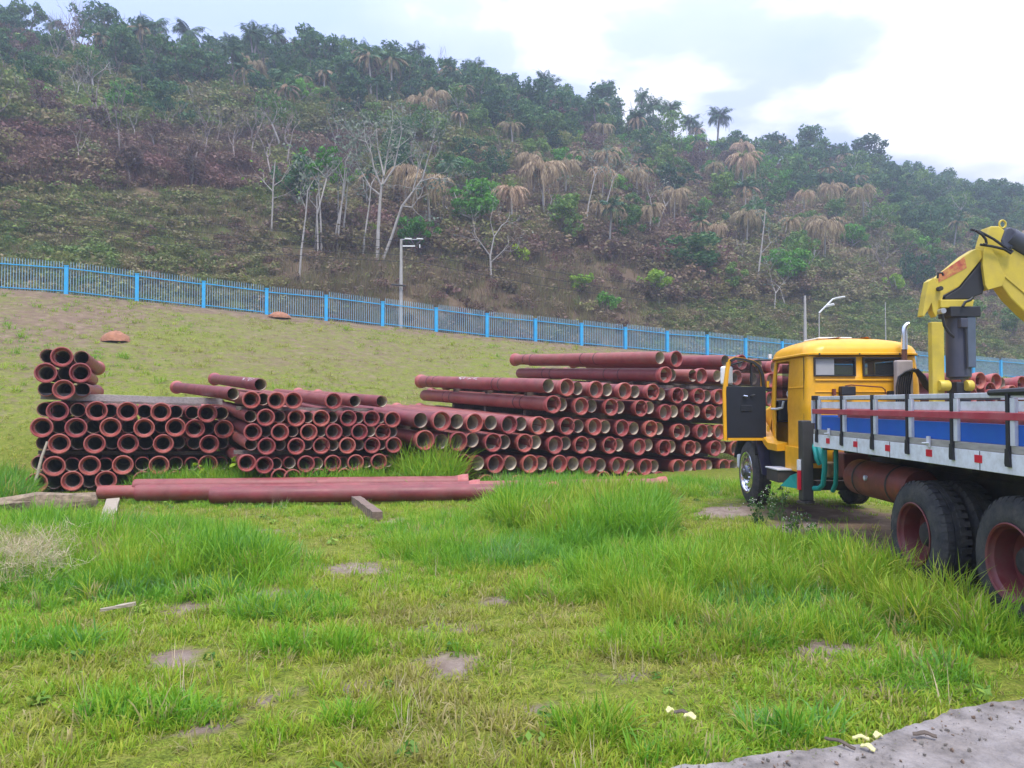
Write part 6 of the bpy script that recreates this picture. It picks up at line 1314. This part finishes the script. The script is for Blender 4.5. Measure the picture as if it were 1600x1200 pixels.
scatter('undergrowth', np.stack([x, y, z - .1], 1), np.stack([r.normal(size=n_) * .15, r.normal(size=n_) * .15, r.uniform(0, 6.28, n_)], 1), np.stack([sc * 1.15, sc * 1.15, sc], 1), np.clip(tint, 0, 1), idx, BUSH + TW + BUSHL, 'brown and green scrub covering the hillside', 'undergrowth')
print('scrub', n_)

# ------------------------------------------------------------------ single weeds and litter
stem_m = M('weed_stem', (0.10, 0.17, 0.05), 0.7); weed_l = leafmat('weed_leaves', (0.06, 0.14, 0.03), (0.11, 0.21, 0.05), (0.18, 0.27, 0.09)); flower_m = M('weed_flower', (0.72, 0.74, 0.62), 0.7)
def weed(px, py, h, ns, label, lmat=weed_l, fl=True, size=.05):
    b_ = gpt(px, py, 0.0); b_.z = gz(b_.x, b_.y); o_ = thing('weed_plant', label, 'weed', b_); ms_, mf = MB(), MB(); C = []
    for i in range(ns):
        a = random.uniform(0, 6.28); ln = h * random.uniform(.6, 1.05); p = b_ + Vector((random.uniform(-.1, .1), random.uniform(-.1, .1), 0)); d = Vector((math.cos(a) * .35, math.sin(a) * .35, 1)).normalized(); pts = [p]
        for k in range(4): d = (d + Vector((random.gauss(0, .15), random.gauss(0, .15), .02))).normalized(); pts.append(pts[-1] + d * ln / 4); C.append(tuple(pts[-1]))
        ms_.tube(pts, [.006, .005, .004, .003, .002], 4, caps=False)
        for k in range(3):
            c = pts[-1] + Vector((random.gauss(0, .03), random.gauss(0, .03), random.gauss(0, .03))); mf.obox(c, (.009, .009, .007), (random.random(), random.random(), 0))
    ms_.build('stem', stem_m, o_, fix=False); v, f = leafcloud(np.random.default_rng(int(px)), C, [.07] * len(C), 18 * ns, size); link('leaves', mesh_np('leaves', v - np.array(b_), f), lmat, o_)
    if fl: mf.build('flowers', flower_m, o_, fix=False)['kind'] = 'stuff'
weed(1185, 818, .45, 8, 'white-flowered weed beside the front tyre'); weed(1216, 815, .55, 9, 'tallest white-flowered weed by the outrigger leg'); weed(1240, 838, .35, 6, 'low flowering weed under the front of the bed'); weed(1275, 850, .25, 5, 'sparse weed in shade below the red tank')
weed(352, 770, .75, 3, 'yellowish leafy weed between left and middle stacks', lf_lime, False, .13)
paper = M('cream_scrap', (0.60, 0.56, 0.24), 0.7, var=0.2); dk = M('dark_peel', (0.10, 0.075, 0.055), 0.8)
def scrap(px, py, ln, wd, mat, label, rz, name='litter_scrap'):
    c = gpt(px, py, .06); c.z = gz(c.x, c.y) + .07 if not bool(on_pave(np.array([c.x]), np.array([c.y]))[0]) else .075; m = MB(); k = 6; Rm = Matrix.Rotation(rz, 3, 'Z'); vs_ = []
    for i in range(k + 1):
        t__ = i / k - .5; w2 = wd * (.35 + .65 * math.sin(math.pi * (i + .7) / (k + 1.4))) / 2
        for s in (-1, 1): vs_.append(c + Rm @ Vector((t__ * ln, s * w2, .007 * math.cos(2.2 * t__ * math.pi) + .004 * s)))
    v2 = [v_ + Vector((0, 0, .006)) for v_ in vs_]; nn = len(vs_)
    m.add(vs_ + v2, [(2 * i, 2 * i + 1, 2 * i + 3, 2 * i + 2) for i in range(k)] + [(nn + 2 * i + 2, nn + 2 * i + 3, nn + 2 * i + 1, nn + 2 * i) for i in range(k)] + [(2 * i, 2 * i + 2, nn + 2 * i + 2, nn + 2 * i) for i in range(k)] + [(2 * i + 1, nn + 2 * i + 1, nn + 2 * i + 3, 2 * i + 3) for i in range(k)])
    tag(m.build(name, mat, org=c), label, 'litter')
scrap(1078, 1119, .065, .04, paper, 'cream oval scrap lying in the grass near the centre right', -.6); scrap(1066, 1114, .09, .02, dk, 'dark strip joining the cream scraps in the grass', -.4); scrap(1047, 1110, .05, .03, paper, 'small cream scrap left of the dark strip', .5)
scrap(1345, 1152, .08, .014, paper, 'curled yellow strip on the edge of the concrete', -.2); scrap(1356, 1172, .07, .026, paper, 'crumpled yellow peel on the concrete', -.9); scrap(1372, 1153, .05, .03, paper, 'little cream scrap at the edge of the concrete', .3); scrap(1445, 1152, .11, .022, dk, 'dark curled leaf lying on the concrete', -.3); scrap(1312, 1165, .16, .012, dk, 'thin dark twig at the edge of the concrete', -.9)
patch = M('red_soil', (0.30, 0.15, 0.09), 1.0, var=0.25, bump=.6)

# ------------------------------------------------------------------ air
hz_m = bpy.data.materials.new('air'); hz_m.use_nodes = True; t = hz_m.node_tree
for n__ in list(t.nodes):
    if n__.type != 'OUTPUT_MATERIAL': t.nodes.remove(n__)
pv = N(t, 'ShaderNodeVolumePrincipled'); pv.inputs['Color'].default_value = (0.74, 0.82, 1.0, 1); pv.inputs['Density'].default_value = HAZE; pv.inputs['Anisotropy'].default_value = 0.2
t.links.new(pv.outputs[0], t.nodes['Material Output'].inputs['Volume'])
hz = MB().box(-360, 410, -60, 450, -80.0, 82).build('haze', hz_m); tag(hz, 'pale blue haze filling the valley air', 'haze', kind='stuff')
